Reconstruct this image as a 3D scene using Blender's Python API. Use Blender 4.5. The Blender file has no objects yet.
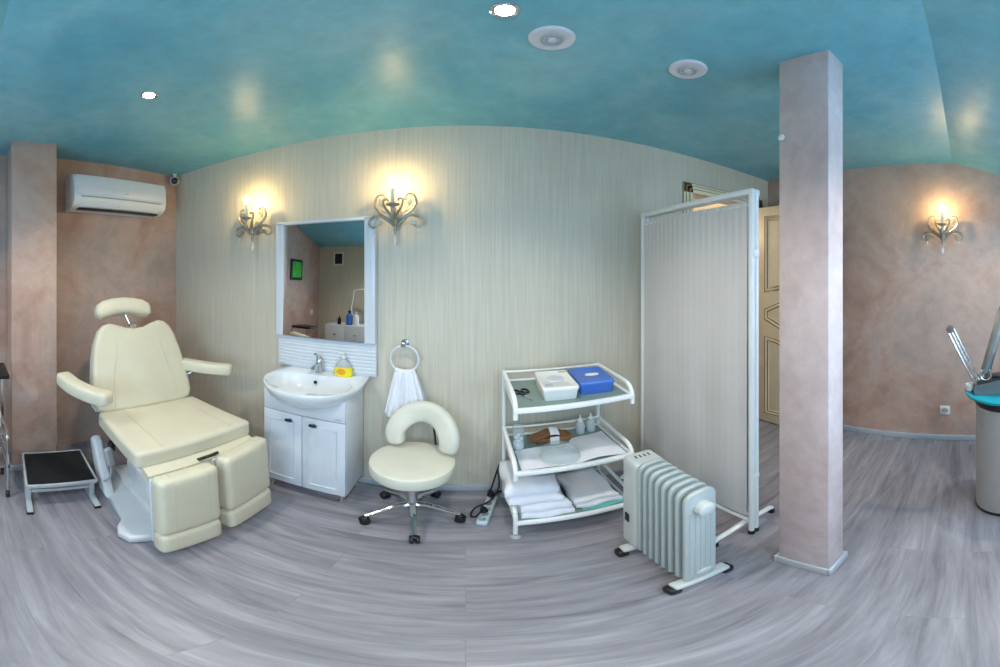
import bpy, bmesh, math, random
from mathutils import Vector, Matrix
random.seed(7)
PI = math.pi
SC = bpy.context.scene
COL = SC.collection
R = math.radians

# ------------------------------------------------------------------ camera
HC = 1.55                                   # eye height
FPX, PX0, PYH = 318.31, 465.6, 268.0        # a 180 x 120 degree piece of a panorama
cd = bpy.data.cameras.new('camera')
cam = bpy.data.objects.new('camera', cd)
COL.objects.link(cam)
cam.location = (0, 0, HC)
cam.rotation_euler = (PI/2, 0, 0)
cd.type = 'PANO'
cd.clip_start = 0.01
for holder in (getattr(cd, 'cycles', None), cd):
    if holder is not None and hasattr(holder, 'panorama_type'):
        holder.panorama_type = 'EQUIRECTANGULAR'
        holder.longitude_min = -PX0/FPX
        holder.longitude_max = (1000-PX0)/FPX
        holder.latitude_max = PYH/FPX
        holder.latitude_min = -(667-PYH)/FPX
        break
SC.camera = cam

# ------------------------------------------------------------------ world, light, exposure
w = bpy.data.worlds.new('sky'); SC.world = w; w.use_nodes = True
bg = w.node_tree.nodes['Background']
bg.inputs[0].default_value = (0.55, 0.75, 1.0, 1)
bg.inputs[1].default_value = 1.5
SC.view_settings.view_transform = 'Standard'
SC.view_settings.look = 'None'
SC.view_settings.gamma = 1
SC.view_settings.use_curve_mapping = False
SC.view_settings.exposure = 0.0
P_WINDOW, P_ADDED_SKYLIGHT, P_SPOT, E_BULB, P_HALL = 48.0, 16.0, 48.0, 300.0, 16.0

def light(name, kind, loc, energy, color, parent=None, **kw):
    l = bpy.data.lights.new(name, kind)
    l.energy = energy; l.color = color
    rot = kw.pop('rot', (0, 0, 0))
    for k, v in kw.items(): setattr(l, k, v)
    o = bpy.data.objects.new(name, l); COL.objects.link(o)
    o.location = loc; o.rotation_euler = rot
    if parent: o.parent = parent
    return o

DAY = (0.48, 0.72, 1.0)
WINS = [(-1.25, 0.15), (0.75, 2.15)]         # the two windows of the rear wall, x from, to
for x0, x1 in WINS:
    light('daylight', 'AREA', ((x0+x1)/2, -1.42, 1.42), P_WINDOW, DAY, rot=(PI/2+0.30, 0, 0),
          shape='RECTANGLE', size=x1-x0, size_y=1.0)
ADDED_SKYLIGHTS = [(-1.15, -0.35, -0.95, -0.30), (0.75, 1.65, -0.95, -0.30)]   # two unseen roof windows added for more light: x from, to, y from, to
for x0, x1, y0, y1 in ADDED_SKYLIGHTS:
    light('daylight', 'AREA', ((x0+x1)/2, (y0+y1)/2-0.05, 2.438-0.28*(0.11-(y0+y1)/2)+0.16), P_ADDED_SKYLIGHT, DAY, rot=(math.atan(0.28), 0, 0),
          shape='RECTANGLE', size=x1-x0, size_y=y1-y0)  # fill lamps over the added roof windows, mainly to lift the side walls
light('hall_light', 'POINT', (2.0, 2.6, 2.1), P_HALL, (1.0, 0.80, 0.56), shadow_soft_size=0.12)

# ------------------------------------------------------------------ materials
def lin(h):
    h = h.lstrip('#'); out = []
    for i in (0, 2, 4):
        c = int(h[i:i+2], 16)/255
        out.append(c/12.92 if c <= 0.04045 else ((c+0.055)/1.055)**2.4)
    return tuple(out)+(1,)

def base_mat(name, rough=0.5, metal=0.0):
    m = bpy.data.materials.new(name); m.use_nodes = True
    nt = m.node_tree; b = nt.nodes['Principled BSDF']
    b.inputs['Roughness'].default_value = rough
    b.inputs['Metallic'].default_value = metal
    return m, nt, b

def noise(nt, scale, detail=4, vec=None, rough=0.55, dist=0.0):
    n = nt.nodes.new('ShaderNodeTexNoise')
    n.inputs['Scale'].default_value = scale
    n.inputs['Detail'].default_value = detail
    n.inputs['Roughness'].default_value = rough
    n.inputs['Distortion'].default_value = dist
    if vec is not None: nt.links.new(vec, n.inputs['Vector'])
    return n.outputs['Fac']

def coords(nt, sc=(1, 1, 1), rot=(0, 0, 0)):
    t = nt.nodes.new('ShaderNodeTexCoord'); mp = nt.nodes.new('ShaderNodeMapping')
    mp.inputs['Scale'].default_value = sc; mp.inputs['Rotation'].default_value = rot
    nt.links.new(t.outputs['Object'], mp.inputs['Vector'])
    return mp.outputs['Vector']

def ramp(nt, fac, stops):
    r = nt.nodes.new('ShaderNodeValToRGB')
    el = r.color_ramp.elements
    while len(el) < len(stops): el.new(0.5)
    for e, (p, c) in zip(el, stops): e.position = p; e.color = lin(c) if isinstance(c, str) else c
    nt.links.new(fac, r.inputs['Fac'])
    return r.outputs['Color']

def mix(nt, fac, a, b, mode='MIX'):
    m = nt.nodes.new('ShaderNodeMix'); m.data_type = 'RGBA'; m.blend_type = mode
    if isinstance(fac, float): m.inputs[0].default_value = fac
    else: nt.links.new(fac, m.inputs[0])
    for s, v in ((m.inputs[6], a), (m.inputs[7], b)):
        if isinstance(v, tuple): s.default_value = v
        else: nt.links.new(v, s)
    return m.outputs[2]

def bump(nt, bsdf, h, strength=0.2, dist=0.01):
    b = nt.nodes.new('ShaderNodeBump')
    b.inputs['Strength'].default_value = strength; b.inputs['Distance'].default_value = dist
    nt.links.new(h, b.inputs['Height']); nt.links.new(b.outputs['Normal'], bsdf.inputs['Normal'])

def plain(name, hexc, rough=0.5, metal=0.0, var=0.08, scale=9.0, bmp=0.0, bscale=120.0, coat=0.0):
    m, nt, b = base_mat(name, rough, metal)
    c = lin(hexc)
    f = noise(nt, scale, 3, coords(nt))
    dark = tuple(v*(1-var) for v in c[:3])+(1,); lite = tuple(min(1, v*(1+var)) for v in c[:3])+(1,)
    nt.links.new(ramp(nt, f, [(0.3, dark), (0.7, lite)]), b.inputs['Base Color'])
    if bmp: bump(nt, b, noise(nt, bscale, 3, coords(nt)), bmp, 0.004)
    if coat: b.inputs['Coat Weight'].default_value = coat
    return m

def plaster(name, stops, rough, bmp=0.12, big=1.6, seed=0.0):
    m, nt, b = base_mat(name, rough)
    v = coords(nt)
    f1 = noise(nt, big, 6, v, 0.62, 0.6)
    f2 = noise(nt, big*7, 5, v, 0.6, 0.3)
    c1 = ramp(nt, f1, stops)
    c2 = ramp(nt, f2, [(0.3, (0.80, 0.80, 0.80, 1)), (0.7, (1.0, 1.0, 1.0, 1))])
    nt.links.new(mix(nt, 0.8, c1, c2, 'MULTIPLY'), b.inputs['Base Color'])
    bump(nt, b, noise(nt, 30, 5, v), bmp, 0.01)
    return m

M = {}
M['ceiling'] = plaster('teal_plaster', [(0.3, '#64b0c4'), (0.5, '#79bdcb'), (0.7, '#94c9d1')], 0.37, 0.14, 1.6)
M['red_wall'] = plaster('brown_plaster', [(0.30, '#ad8b7c'), (0.42, '#c3a191'), (0.52, '#cbb0a3'), (0.62, '#bba69b'), (0.74, '#c2a596')], 0.5, 0.12, 1.5)
M['pillar'] = plaster('pink_plaster', [(0.3, '#cbb4b2'), (0.5, '#d8c6c6'), (0.7, '#dfd2d4')], 0.5, 0.12, 2.5)

m, nt, b = base_mat('striped_wallpaper', 0.5)
v = coords(nt, (95, 95, 2.2)); v2 = coords(nt)
f = noise(nt, 1.0, 4, v, 0.6)
c = ramp(nt, f, [(0.22, '#c2baa7'), (0.5, '#cdc5b3'), (0.78, '#d8d1c1')])
f2 = noise(nt, 2.2, 4, v2)
c = mix(nt, 0.5, c, ramp(nt, f2, [(0.3, (0.86, 0.86, 0.86, 1)), (0.7, (1, 1, 1, 1))]), 'MULTIPLY')
nt.links.new(c, b.inputs['Base Color']); bump(nt, b, f, 0.35, 0.006)
M['cream_wall'] = m

m, nt, b = base_mat('laminate_floor', 0.36)
v = coords(nt)
br = nt.nodes.new('ShaderNodeTexBrick')
br.offset = 0.37; br.inputs['Scale'].default_value = 1.0
br.inputs['Brick Width'].default_value = 1.25; br.inputs['Row Height'].default_value = 0.165
br.inputs['Mortar Size'].default_value = 0.0012; br.inputs['Mortar Smooth'].default_value = 0.1
br.inputs['Color1'].default_value = (0.0, 0, 0, 1); br.inputs['Color2'].default_value = (1, 1, 1, 1)
br.inputs['Mortar'].default_value = (0.3, 0.3, 0.3, 1); br.inputs['Bias'].default_value = 0.0
nt.links.new(v, br.inputs['Vector'])
tone = nt.nodes.new('ShaderNodeSeparateColor'); nt.links.new(br.outputs['Color'], tone.inputs[0])
# shift the grain of every plank by its own amount
comb = nt.nodes.new('ShaderNodeCombineXYZ'); mul = nt.nodes.new('ShaderNodeMath'); mul.operation = 'MULTIPLY'
mul.inputs[1].default_value = 9.0; nt.links.new(tone.outputs[0], mul.inputs[0])
nt.links.new(mul.outputs[0], comb.inputs[0]); nt.links.new(mul.outputs[0], comb.inputs[2])
add = nt.nodes.new('ShaderNodeVectorMath'); add.operation = 'ADD'
nt.links.new(coords(nt, (1.3, 13, 1)), add.inputs[0]); nt.links.new(comb.outputs[0], add.inputs[1])
g1 = noise(nt, 1.3, 7, add.outputs[0], 0.65, 0.5)
g2 = noise(nt, 5.0, 5, add.outputs[0], 0.6)
wood = ramp(nt, g1, [(0.22, '#64626a'), (0.42, '#8a878e'), (0.58, '#9e9ba2'), (0.8, '#b8b5bb')])
wood = mix(nt, 0.6, wood, ramp(nt, g2, [(0.3, (0.8, 0.8, 0.8, 1)), (0.65, (1, 1, 1, 1))]), 'MULTIPLY')
wood = mix(nt, 0.35, wood, ramp(nt, tone.outputs[0], [(0.0, (0.8, 0.78, 0.78, 1)), (1.0, (1, 1, 1, 1))]), 'MULTIPLY')
wood = mix(nt, br.outputs['Fac'], wood, lin('#858188'))
nt.links.new(wood, b.inputs['Base Color'])
bump(nt, b, g2, 0.08, 0.004)
M['floor'] = m

M['white_paint'] = plain('white_lacquer', '#d2d7dd', 0.3, 0, 0.03)
M['white_plastic'] = plain('white_plastic', '#e9e8e4', 0.38, 0, 0.03)
M['grey_plastic'] = plain('grey_plastic', '#a9adb0', 0.45, 0, 0.05)
M['machine_white'] = plain('pale_machine_plastic', '#d3d6d8', 0.35, 0, 0.03)
M['leather'] = plain('cream_vinyl', '#d3ccb5', 0.42, 0, 0.04, 6, 0.10, 160)
M['leather_seam'] = plain('cream_vinyl_seam', '#d0c7ab', 0.55, 0, 0.05)
M['stool_vinyl'] = plain('ivory_vinyl', '#d5d3c3', 0.42, 0, 0.04, 6, 0.08, 160)
M['ceramic'] = plain('white_ceramic', '#dde1e5', 0.10, 0, 0.01, coat=0.5)
M['chrome'] = plain('chrome', '#d8dadc', 0.14, 1.0, 0.03)
M['steel'] = plain('brushed_steel', '#b9bcbd', 0.34, 1.0, 0.06)
M['grey_metal'] = plain('grey_enamelled_metal', '#a9abac', 0.42, 0.25, 0.04)
M['pale_metal'] = plain('pale_anodised_metal', '#c3c9ce', 0.4, 0.3, 0.04)
M['dark_grey'] = plain('dark_grey_enamel', '#6a7074', 0.35, 0.2, 0.06)
M['black'] = plain('black_plastic', '#15161a', 0.4, 0, 0.15)
M['rubber'] = plain('black_ribbed_rubber', '#08090b', 0.85, 0, 0.3, 60, 0.3, 90)
M['tube_white'] = plain('white_powder_coat', '#eef0f0', 0.35, 0, 0.02)
M['radiator'] = plain('pale_enamel', '#b3bbb9', 0.35, 0, 0.03)
M['radiator_light'] = plain('off_white_plastic', '#c6cac7', 0.4, 0, 0.03)
M['skirting'] = plain('grey_skirting', '#b3bac0', 0.4, 0, 0.06)
M['door'] = plain('cream_door_lacquer', '#ecdcbf', 0.4, 0, 0.05)
M['door_gold'] = plain('brown_glazed_groove', '#8a5f33', 0.5, 0, 0.12)
M['casing_line'] = plain('casing_groove', '#a08b62', 0.5, 0, 0.1)
M['blue'] = plain('blue_plastic', '#4472c8', 0.3, 0, 0.05)
M['teal'] = plain('teal_plastic', '#1f9dad', 0.3, 0, 0.05)
M['teal_cloth'] = plain('teal_sheet', '#6fc8c0', 0.6, 0, 0.05)
M['leather_brown'] = plain('brown_leather', '#7a5230', 0.5, 0, 0.25, 14, 0.2)
M['red'] = plain('red_plastic', '#c02c35', 0.4)
M['strip'] = plain('pale_blue_plastic', '#c3d3d8', 0.4)
M['green'] = plain('green_print', '#44c03c', 0.5, 0, 0.25, 14)
M['yellow'] = plain('yellow_liquid', '#f2dc2c', 0.15, 0, 0.06)
M['orange'] = plain('orange_label', '#e39a2e', 0.4)
M['fabric'] = plain('white_cotton', '#e4e5ec', 0.85, 0, 0.04, 12, 0.25, 260)
M['curtain'] = plain('white_screen_cloth', '#dad6d4', 0.85, 0, 0.04, 3, 0.2, 200)
M['paper'] = plain('white_paper', '#e4e5ea', 0.7, 0, 0.02)
M['dark_screen'] = plain('dark_slats', '#20242a', 0.4)
M['sconce'] = plain('antiqued_silver', '#aaa596', 0.36, 0.6, 0.3, 25)
M['candle'] = plain('ivory_candle_sleeve', '#d9d6cc', 0.5)

def glassy(name, tint, rough=0.03, mixf=0.75, col=None):
    m, nt, b = base_mat(name, rough)
    out = nt.nodes['Material Output']
    tr = nt.nodes.new('ShaderNodeBsdfTransparent'); tr.inputs[0].default_value = lin(tint)
    b.inputs['Base Color'].default_value = lin(col or tint)
    ms = nt.nodes.new('ShaderNodeMixShader'); ms.inputs[0].default_value = 1-mixf
    nt.links.new(tr.outputs[0], ms.inputs[1]); nt.links.new(b.outputs[0], ms.inputs[2])
    nt.links.new(ms.outputs[0], out.inputs['Surface'])
    return m
M['glass'] = glassy('clear_glass', '#f4f8f8', 0.02, 0.85)
M['shelf_glass'] = glassy('frosted_green_glass', '#9fb8b2', 0.15, 0.35, '#9db4ae')
M['clear_plastic'] = glassy('clear_plastic', '#eef3f3', 0.1, 0.5, '#dfe6e8')
M['crystal'] = glassy('crystal', '#f7f2e6', 0.02, 0.5, '#ffffff')

m, nt, b = base_mat('mirror_silver', 0.0, 1.0)
b.inputs['Base Color'].default_value = (0.66, 0.66, 0.64, 1)
M['mirror'] = m
def glow(name, col, s):
    m, nt, b = base_mat(name, 0.5)
    b.inputs['Base Color'].default_value = (0.9, 0.9, 0.9, 1)
    b.inputs['Emission Color'].default_value = col; b.inputs['Emission Strength'].default_value = s
    return m
M['bulb'] = glow('lit_bulb', (1.0, 0.70, 0.30, 1), E_BULB)
M['spot_glow'] = glow('lit_halogen', (1.0, 0.88, 0.7, 1), 60.0)

# ------------------------------------------------------------------ mesh helpers
def rotm(rx=0, ry=0, rz=0): return Matrix.Rotation(rz, 4, 'Z') @ Matrix.Rotation(ry, 4, 'Y') @ Matrix.Rotation(rx, 4, 'X')
def T(x, y, z): return Matrix.Translation((x, y, z))

class B:
    def __init__(s): s.bm = bmesh.new(); s.mi = 0
    def _done(s, verts, faces, mat4=None):
        if mat4 is not None:
            for v in verts: v.co = mat4 @ v.co
        for f in faces: f.material_index = s.mi
    def merge(s, tmp, mat4=None):
        me = bpy.data.meshes.new('tmp'); tmp.to_mesh(me); tmp.free()
        n = len(s.bm.verts); nf = len(s.bm.faces)
        s.bm.from_mesh(me); bpy.data.meshes.remove(me)
        s.bm.verts.ensure_lookup_table(); s.bm.faces.ensure_lookup_table()
        s._done(s.bm.verts[n:], s.bm.faces[nf:], mat4)
        return s
    def box(s, c, d, bev=0.0, seg=2, rot=None):
        t = bmesh.new(); bmesh.ops.create_cube(t, size=1)
        for v in t.verts: v.co = Vector((v.co.x*d[0], v.co.y*d[1], v.co.z*d[2]))
        if bev: bmesh.ops.bevel(t, geom=list(t.edges), offset=bev, segments=seg, affect='EDGES', profile=0.5)
        m4 = T(*c) @ (rot if rot is not None else Matrix())
        return s.merge(t, m4)
    def b2(s, lo, hi, bev=0.0, seg=2):
        c = [(a+b)/2 for a, b in zip(lo, hi)]; d = [abs(b-a) for a, b in zip(lo, hi)]
        return s.box(c, d, bev, seg)
    def rbox(s, c, d, r, puff=0.0, n=14, rot=None, axis=2):
        """a cushion: rounded box whose big faces swell by puff"""
        t = bmesh.new(); h = [x/2 for x in d]; r = min(r, *[x*0.999 for x in h])
        seen = {}
        ws = [math.sin(PI/2*(-1+2*i/n)) for i in range(n+1)]
        def vert(p):
            k = tuple(round(x, 6) for x in p)
            if k in seen: return seen[k]
            P = [p[i]*h[i] for i in range(3)]
            q = [max(-(h[i]-r), min(h[i]-r, P[i])) for i in range(3)]
            dv = Vector([P[i]-q[i] for i in range(3)])
            if dv.length > 1e-9: dv = dv.normalized()*r
            o = Vector(q)+dv
            a, b_ = [i for i in range(3) if i != axis]
            o[axis] += puff*(1-p[a]**2)*(1-p[b_]**2)*(1 if p[axis] > 0 else -1)*min(1, abs(p[axis])*2)
            seen[k] = t.verts.new(o); return seen[k]
        for ax in range(3):
            a, b_ = [i for i in range(3) if i != ax]
            for sg in (-1, 1):
                for i in range(n):
                    for j in range(n):
                        q = []
                        for (u, v_) in ((i, j), (i+1, j), (i+1, j+1), (i, j+1)):
                            p = [0, 0, 0]; p[ax] = sg; p[a] = ws[u]; p[b_] = ws[v_]
                            q.append(vert(p))
                        try: t.faces.new(q)
                        except ValueError: pass
        bmesh.ops.recalc_face_normals(t, faces=list(t.faces))
        return s.merge(t, T(*c) @ (rot if rot is not None else Matrix()))
    def tube(s, pts, r, n=8, closed=False, smooth=0, mat4=None, flat=1.0):
        P = [Vector(p) for p in pts]
        rs = list(r) if isinstance(r, (list, tuple)) else [r]*len(P)
        if smooth:
            Q = []; RR = []; m = len(P)
            for i in range(m if closed else m-1):
                g = lambda k: P[k % m] if closed else P[max(0, min(m-1, k))]
                a, b_, c, d = g(i-1), g(i), g(i+1), g(i+2)
                for k in range(smooth):
                    u = k/smooth
                    Q.append(0.5*((2*b_)+(c-a)*u+(2*a-5*b_+4*c-d)*u*u+(3*b_-a-3*c+d)*u**3))
                    RR.append(rs[i]*(1-u)+rs[(i+1) % m]*u)
            if not closed: Q.append(P[-1]); RR.append(rs[-1])
            P, rs = Q, RR
        t = bmesh.new(); rings = []; m = len(P); nrm = None
        for i in range(m):
            if closed: tan = P[(i+1) % m]-P[i-1]
            else: tan = P[min(m-1, i+1)]-P[max(0, i-1)]
            if tan.length < 1e-9: tan = Vector((0, 0, 1))
            tan.normalize()
            if nrm is None:
                up = Vector((0, 0, 1)) if abs(tan.z) < 0.9 else Vector((1, 0, 0))
                nrm = tan.cross(up).normalized()
            else:
                nrm = nrm-tan*nrm.dot(tan)
                nrm.normalize()
            bi = tan.cross(nrm)
            rings.append([t.verts.new(P[i]+(nrm*math.cos(2*PI*k/n)+bi*math.sin(2*PI*k/n)*flat)*rs[i]) for k in range(n)])
        for i in range(m if closed else m-1):
            a, b_ = rings[i], rings[(i+1) % m]
            for k in range(n):
                t.faces.new((a[k], a[(k+1) % n], b_[(k+1) % n], b_[k]))
        if not closed:
            t.faces.new(rings[0][::-1]); t.faces.new(rings[-1])
        bmesh.ops.recalc_face_normals(t, faces=list(t.faces))
        return s.merge(t, mat4)
    def lathe(s, prof, c=(0, 0, 0), n=28, rot=None, sx=1.0, sy=1.0):
        t = bmesh.new(); rings = []
        for (r, z) in prof:
            if r < 1e-6: rings.append([t.verts.new((0, 0, z))])
            else: rings.append([t.verts.new((r*sx*math.cos(2*PI*k/n), r*sy*math.sin(2*PI*k/n), z)) for k in range(n)])
        for a, b_ in zip(rings, rings[1:]):
            for k in range(n):
                k2 = (k+1) % n
                if len(a) == 1 and len(b_) == 1: continue
                if len(a) == 1: t.faces.new((a[0], b_[k], b_[k2]))
                elif len(b_) == 1: t.faces.new((a[k], a[k2], b_[0]))
                else: t.faces.new((a[k], a[k2], b_[k2], b_[k]))
        if len(rings[0]) > 1: t.faces.new(rings[0][::-1])
        if len(rings[-1]) > 1: t.faces.new(rings[-1])
        bmesh.ops.recalc_face_normals(t, faces=list(t.faces))
        return s.merge(t, T(*c) @ (rot if rot is not None else Matrix()))
    def pad(s, outline, th, bev=0.0, mat4=None, seg=4):
        """a flat outline in XY given the thickness th in Z, its rim rounded"""
        t = bmesh.new()
        lo = [t.verts.new((x, y, -th/2)) for x, y in outline]
        f = t.faces.new(lo)
        r = bmesh.ops.extrude_face_region(t, geom=[f])
        for v in r['geom']:
            if isinstance(v, bmesh.types.BMVert): v.co.z += th
        if bev:
            ed = [e for e in t.edges if abs(e.verts[0].co.z-e.verts[1].co.z) < 1e-6]
            bmesh.ops.bevel(t, geom=ed, offset=bev, segments=seg, affect='EDGES', profile=0.5)
        bmesh.ops.recalc_face_normals(t, faces=list(t.faces))
        return s.merge(t, mat4)
    def loft(s, rings, mat4=None, cap0=True, cap1=True):
        t = bmesh.new(); V = [[t.verts.new(p) for p in r] for r in rings]; n = len(V[0])
        for a, b_ in zip(V, V[1:]):
            for k in range(n): t.faces.new((a[k], a[(k+1) % n], b_[(k+1) % n], b_[k]))
        if cap0: t.faces.new(V[0][::-1])
        if cap1: t.faces.new(V[-1])
        bmesh.ops.recalc_face_normals(t, faces=list(t.faces))
        return s.merge(t, mat4)
    def sheet(s, fn, nu, nv, th=0.0):
        """a cloth: fn(u, v) -> point; th gives it thickness"""
        t = bmesh.new(); g = [[t.verts.new(fn(i/nu, j/nv)) for j in range(nv+1)] for i in range(nu+1)]
        for i in range(nu):
            for j in range(nv): t.faces.new((g[i][j], g[i+1][j], g[i+1][j+1], g[i][j+1]))
        bmesh.ops.recalc_face_normals(t, faces=list(t.faces))
        if th: bmesh.ops.solidify(t, geom=list(t.faces), thickness=th)
        return s.merge(t)
    def quad(s, *pts):
        t = bmesh.new(); t.faces.new([t.verts.new(p) for p in pts]); return s.merge(t)

W = {}
def obj(name, b, mats, parent=None, origin=None, world=True, sharp=35, **props):
    """links a builder as ONE mesh object; world=True: built in room coordinates"""
    if not isinstance(mats, (list, tuple)): mats = [mats]
    me = bpy.data.meshes.new(name)
    off = Matrix()
    if parent is not None:
        if world: off = W[parent.name].inverted()
    elif origin is not None: off = T(*origin).inverted()
    if off != Matrix(): b.bm.transform(off)
    b.bm.to_mesh(me); b.bm.free()
    for mm in mats: me.materials.append(M[mm] if isinstance(mm, str) else mm)
    for p in me.polygons: p.use_smooth = True
    me.set_sharp_from_angle(angle=R(sharp))
    o = bpy.data.objects.new(name, me); COL.objects.link(o)
    if parent is not None:
        o.parent = parent; W[o.name] = W[parent.name]
    else:
        if origin is not None: o.location = origin
        W[o.name] = T(*(origin or (0, 0, 0)))
    for k, v_ in props.items(): o[k] = v_
    return o
def tag(o, label, cat, group=None):
    o['label'] = label; o['category'] = cat
    if group: o['group'] = group
    return o
def thing(name, label, cat, loc=(0, 0, 0), rz=0.0, group=None):
    o = bpy.data.objects.new(name, None); COL.objects.link(o)
    o.empty_display_size = 0.05
    o.location = loc; o.rotation_euler = (0, 0, rz)
    W[o.name] = T(*loc) @ Matrix.Rotation(rz, 4, 'Z')
    return tag(o, label, cat, group)
def copy_thing(o, loc, rz, label):
    c = o.copy(); COL.objects.link(c); c.location = loc; c.rotation_euler = (0, 0, rz); c['label'] = label
    def rec(src, dst):
        for ch in list(src.children):
            k = ch.copy(); COL.objects.link(k); k.parent = dst; rec(ch, k)
    rec(o, c)
    return c
def struct(name, b, mats, sharp=35): return obj(name, b, mats, sharp=sharp, kind='structure')

# ------------------------------------------------------------------ room shell
XL, XR, YB, YR, ZC = -2.379, 2.588, 1.85, -1.20, 2.438
YK, SLOPE = 0.11, 0.28
def zceil(y): return ZC if y >= YK else ZC-SLOPE*(YK-y)
TW = 0.12
struct('floor', B().b2((XL-TW, YR-TW, -0.1), (XR+TW, 3.3, 0.0)), 'floor')
b = B()
b.b2((XL-TW, YK, ZC), (XR+TW, YB+TW, ZC+0.1))
def slope_piece(x0, x1, y0, y1):
    b.loft([[(x, y0, zceil(y0)), (x, y1, zceil(y1)), (x, y1, zceil(y1)+0.1), (x, y0, zceil(y0)+0.1)] for x in (x0, x1)])
ya, yb = ADDED_SKYLIGHTS[0][2], ADDED_SKYLIGHTS[0][3]
slope_piece(XL-TW, XR+TW, YR-TW, ya); slope_piece(XL-TW, XR+TW, yb, YK)
for x0, x1 in ((XL-TW, ADDED_SKYLIGHTS[0][0]), (ADDED_SKYLIGHTS[0][1], ADDED_SKYLIGHTS[1][0]), (ADDED_SKYLIGHTS[1][1], XR+TW)): slope_piece(x0, x1, ya, yb)
struct('ceiling', b, 'ceiling')
def wall_side(x0, x1):
    p = [(YB+TW, 0), (YB+TW, ZC), (YK, ZC), (YR-TW, zceil(YR-TW)), (YR-TW, 0)]
    return B().loft([[(x0, y, z) for y, z in p], [(x1, y, z) for y, z in p]])
struct('wall_left', wall_side(XL-TW, XL), 'red_wall')
struct('wall_right', wall_side(XR, XR+TW), 'red_wall')
# back wall with the doorway
DX0, DX1, DZ = 1.585, 2.40, 2.13
b = B()
b.b2((XL, YB, 0), (DX0, YB+TW, ZC)); b.b2((DX1, YB, 0), (XR, YB+TW, ZC)); b.b2((DX0, YB, DZ), (DX1, YB+TW, ZC))
struct('wall_back', b, 'cream_wall')
# rear wall with two windows
b = B(); zt = zceil(YR)+0.0
WZ0, WZ1 = 0.92, 1.92
xs = [XL, WINS[0][0], WINS[0][1], WINS[1][0], WINS[1][1], XR]
for i in range(5):
    if i in (1, 3):
        b.b2((xs[i], YR-TW, 0), (xs[i+1], YR, WZ0)); b.b2((xs[i], YR-TW, WZ1), (xs[i+1], YR, zt))
    else: b.b2((xs[i], YR-TW, 0), (xs[i+1], YR, zt))
struct('wall_rear', b, 'cream_wall')
for i, (x0, x1) in enumerate(WINS):
    b = B(); y0, y1 = YR-0.09, YR-0.03; xm = (x0+x1)/2
    for lo, hi in (((x0, y0, WZ0), (x0+.05, y1, WZ1)), ((x1-.05, y0, WZ0), (x1, y1, WZ1)), ((xm-.03, y0, WZ0), (xm+.03, y1, WZ1)),
                   ((x0, y0, WZ0), (x1, y1, WZ0+.05)), ((x0, y0, WZ1-.05), (x1, y1, WZ1))): b.b2(lo, hi, 0.004)
    fr = struct('window_%d' % (i+1), b, 'white_plastic')
    obj('window_pane', B().b2((x0+.05, YR-.064, WZ0+.05), (x1-.05, YR-.058, WZ1-.05)), 'glass', fr, kind='structure')
for i, (x0, x1, y0, y1) in enumerate(ADDED_SKYLIGHTS):
    b = B()
    def bar(xa, xb, ya_, yb_):
        b.loft([[(x, ya_, zceil(ya_)+.02), (x, yb_, zceil(yb_)+.02), (x, yb_, zceil(yb_)+0.07), (x, ya_, zceil(ya_)+0.07)] for x in (xa, xb)])
    bar(x0, x0+.04, y0, y1); bar(x1-.04, x1, y0, y1); bar(x0+.04, x1-.04, y0, y0+.04); bar(x0+.04, x1-.04, y1-.04, y1)
    fr = struct('window_%d' % (i+3), b, 'white_plastic')  # frame of an added roof window, there to let the fill lamp in
    b = B(); ya_, yb_ = y0+.04, y1-.04
    b.loft([[(x, ya_, zceil(ya_)+.04), (x, yb_, zceil(yb_)+.04), (x, yb_, zceil(yb_)+0.046), (x, ya_, zceil(ya_)+0.046)] for x in (x0+.04, x1-.04)])
    obj('window_pane', b, 'glass', fr, kind='structure')
# hall behind the doorway
b = B()
b.b2((1.2, 3.2, 0), (XR+TW, 3.3, 2.5)); b.b2((1.1, YB+TW, 0), (1.2, 3.3, 2.5)); b.b2((XR, YB+TW, 0), (XR+TW, 3.3, 2.5))
b.b2((1.1, YB+TW, 2.4), (XR+TW, 3.3, 2.5))
struct('wall_hall', b, 'cream_wall')
# pillar and pilaster
PXa, PXb, PYa, PYb = 0.985, 1.118, 0.452, 0.655
struct('trim_1', B().b2((PXa, PYa, 0), (PXb, PYb, ZC+0.02), 0.006), 'pillar').name = 'pillar_1'
struct('pilaster_1', B().b2((XL, 0.303, 0), (-2.08, 0.613, ZC+0.02), 0.006), 'red_wall')
# skirtings
SH, ST = 0.055, 0.014
def skirt(name, segs):
    b = B()
    for lo, hi in segs: b.b2(lo, hi, 0.004)
    struct(name, b, 'skirting')
skirt('baseboard_back', [((XL, YB-ST, 0), (1.505, YB, SH))])
skirt('baseboard_left', [((XL, YR, 0), (XL+ST, 0.289, SH))])
skirt('baseboard_right', [((XR-ST, YR, 0), (XR, YB, SH))])
skirt('baseboard_rear', [((XL, YR, 0), (XR, YR+ST, SH))])
skirt('baseboard_pillar', [((PXa-ST, PYa-ST, 0), (PXb+ST, PYa, SH)), ((PXa-ST, PYb, 0), (PXb+ST, PYb+ST, SH)),
                           ((PXa-ST, PYa, 0), (PXa, PYb, SH)), ((PXb, PYa, 0), (PXb+ST, PYb, SH))])
skirt('baseboard_pilaster', [((XL, 0.289, 0), (-2.066, 0.303, SH)), ((-2.08, 0.303, 0), (-2.066, 0.613, SH))])
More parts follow.
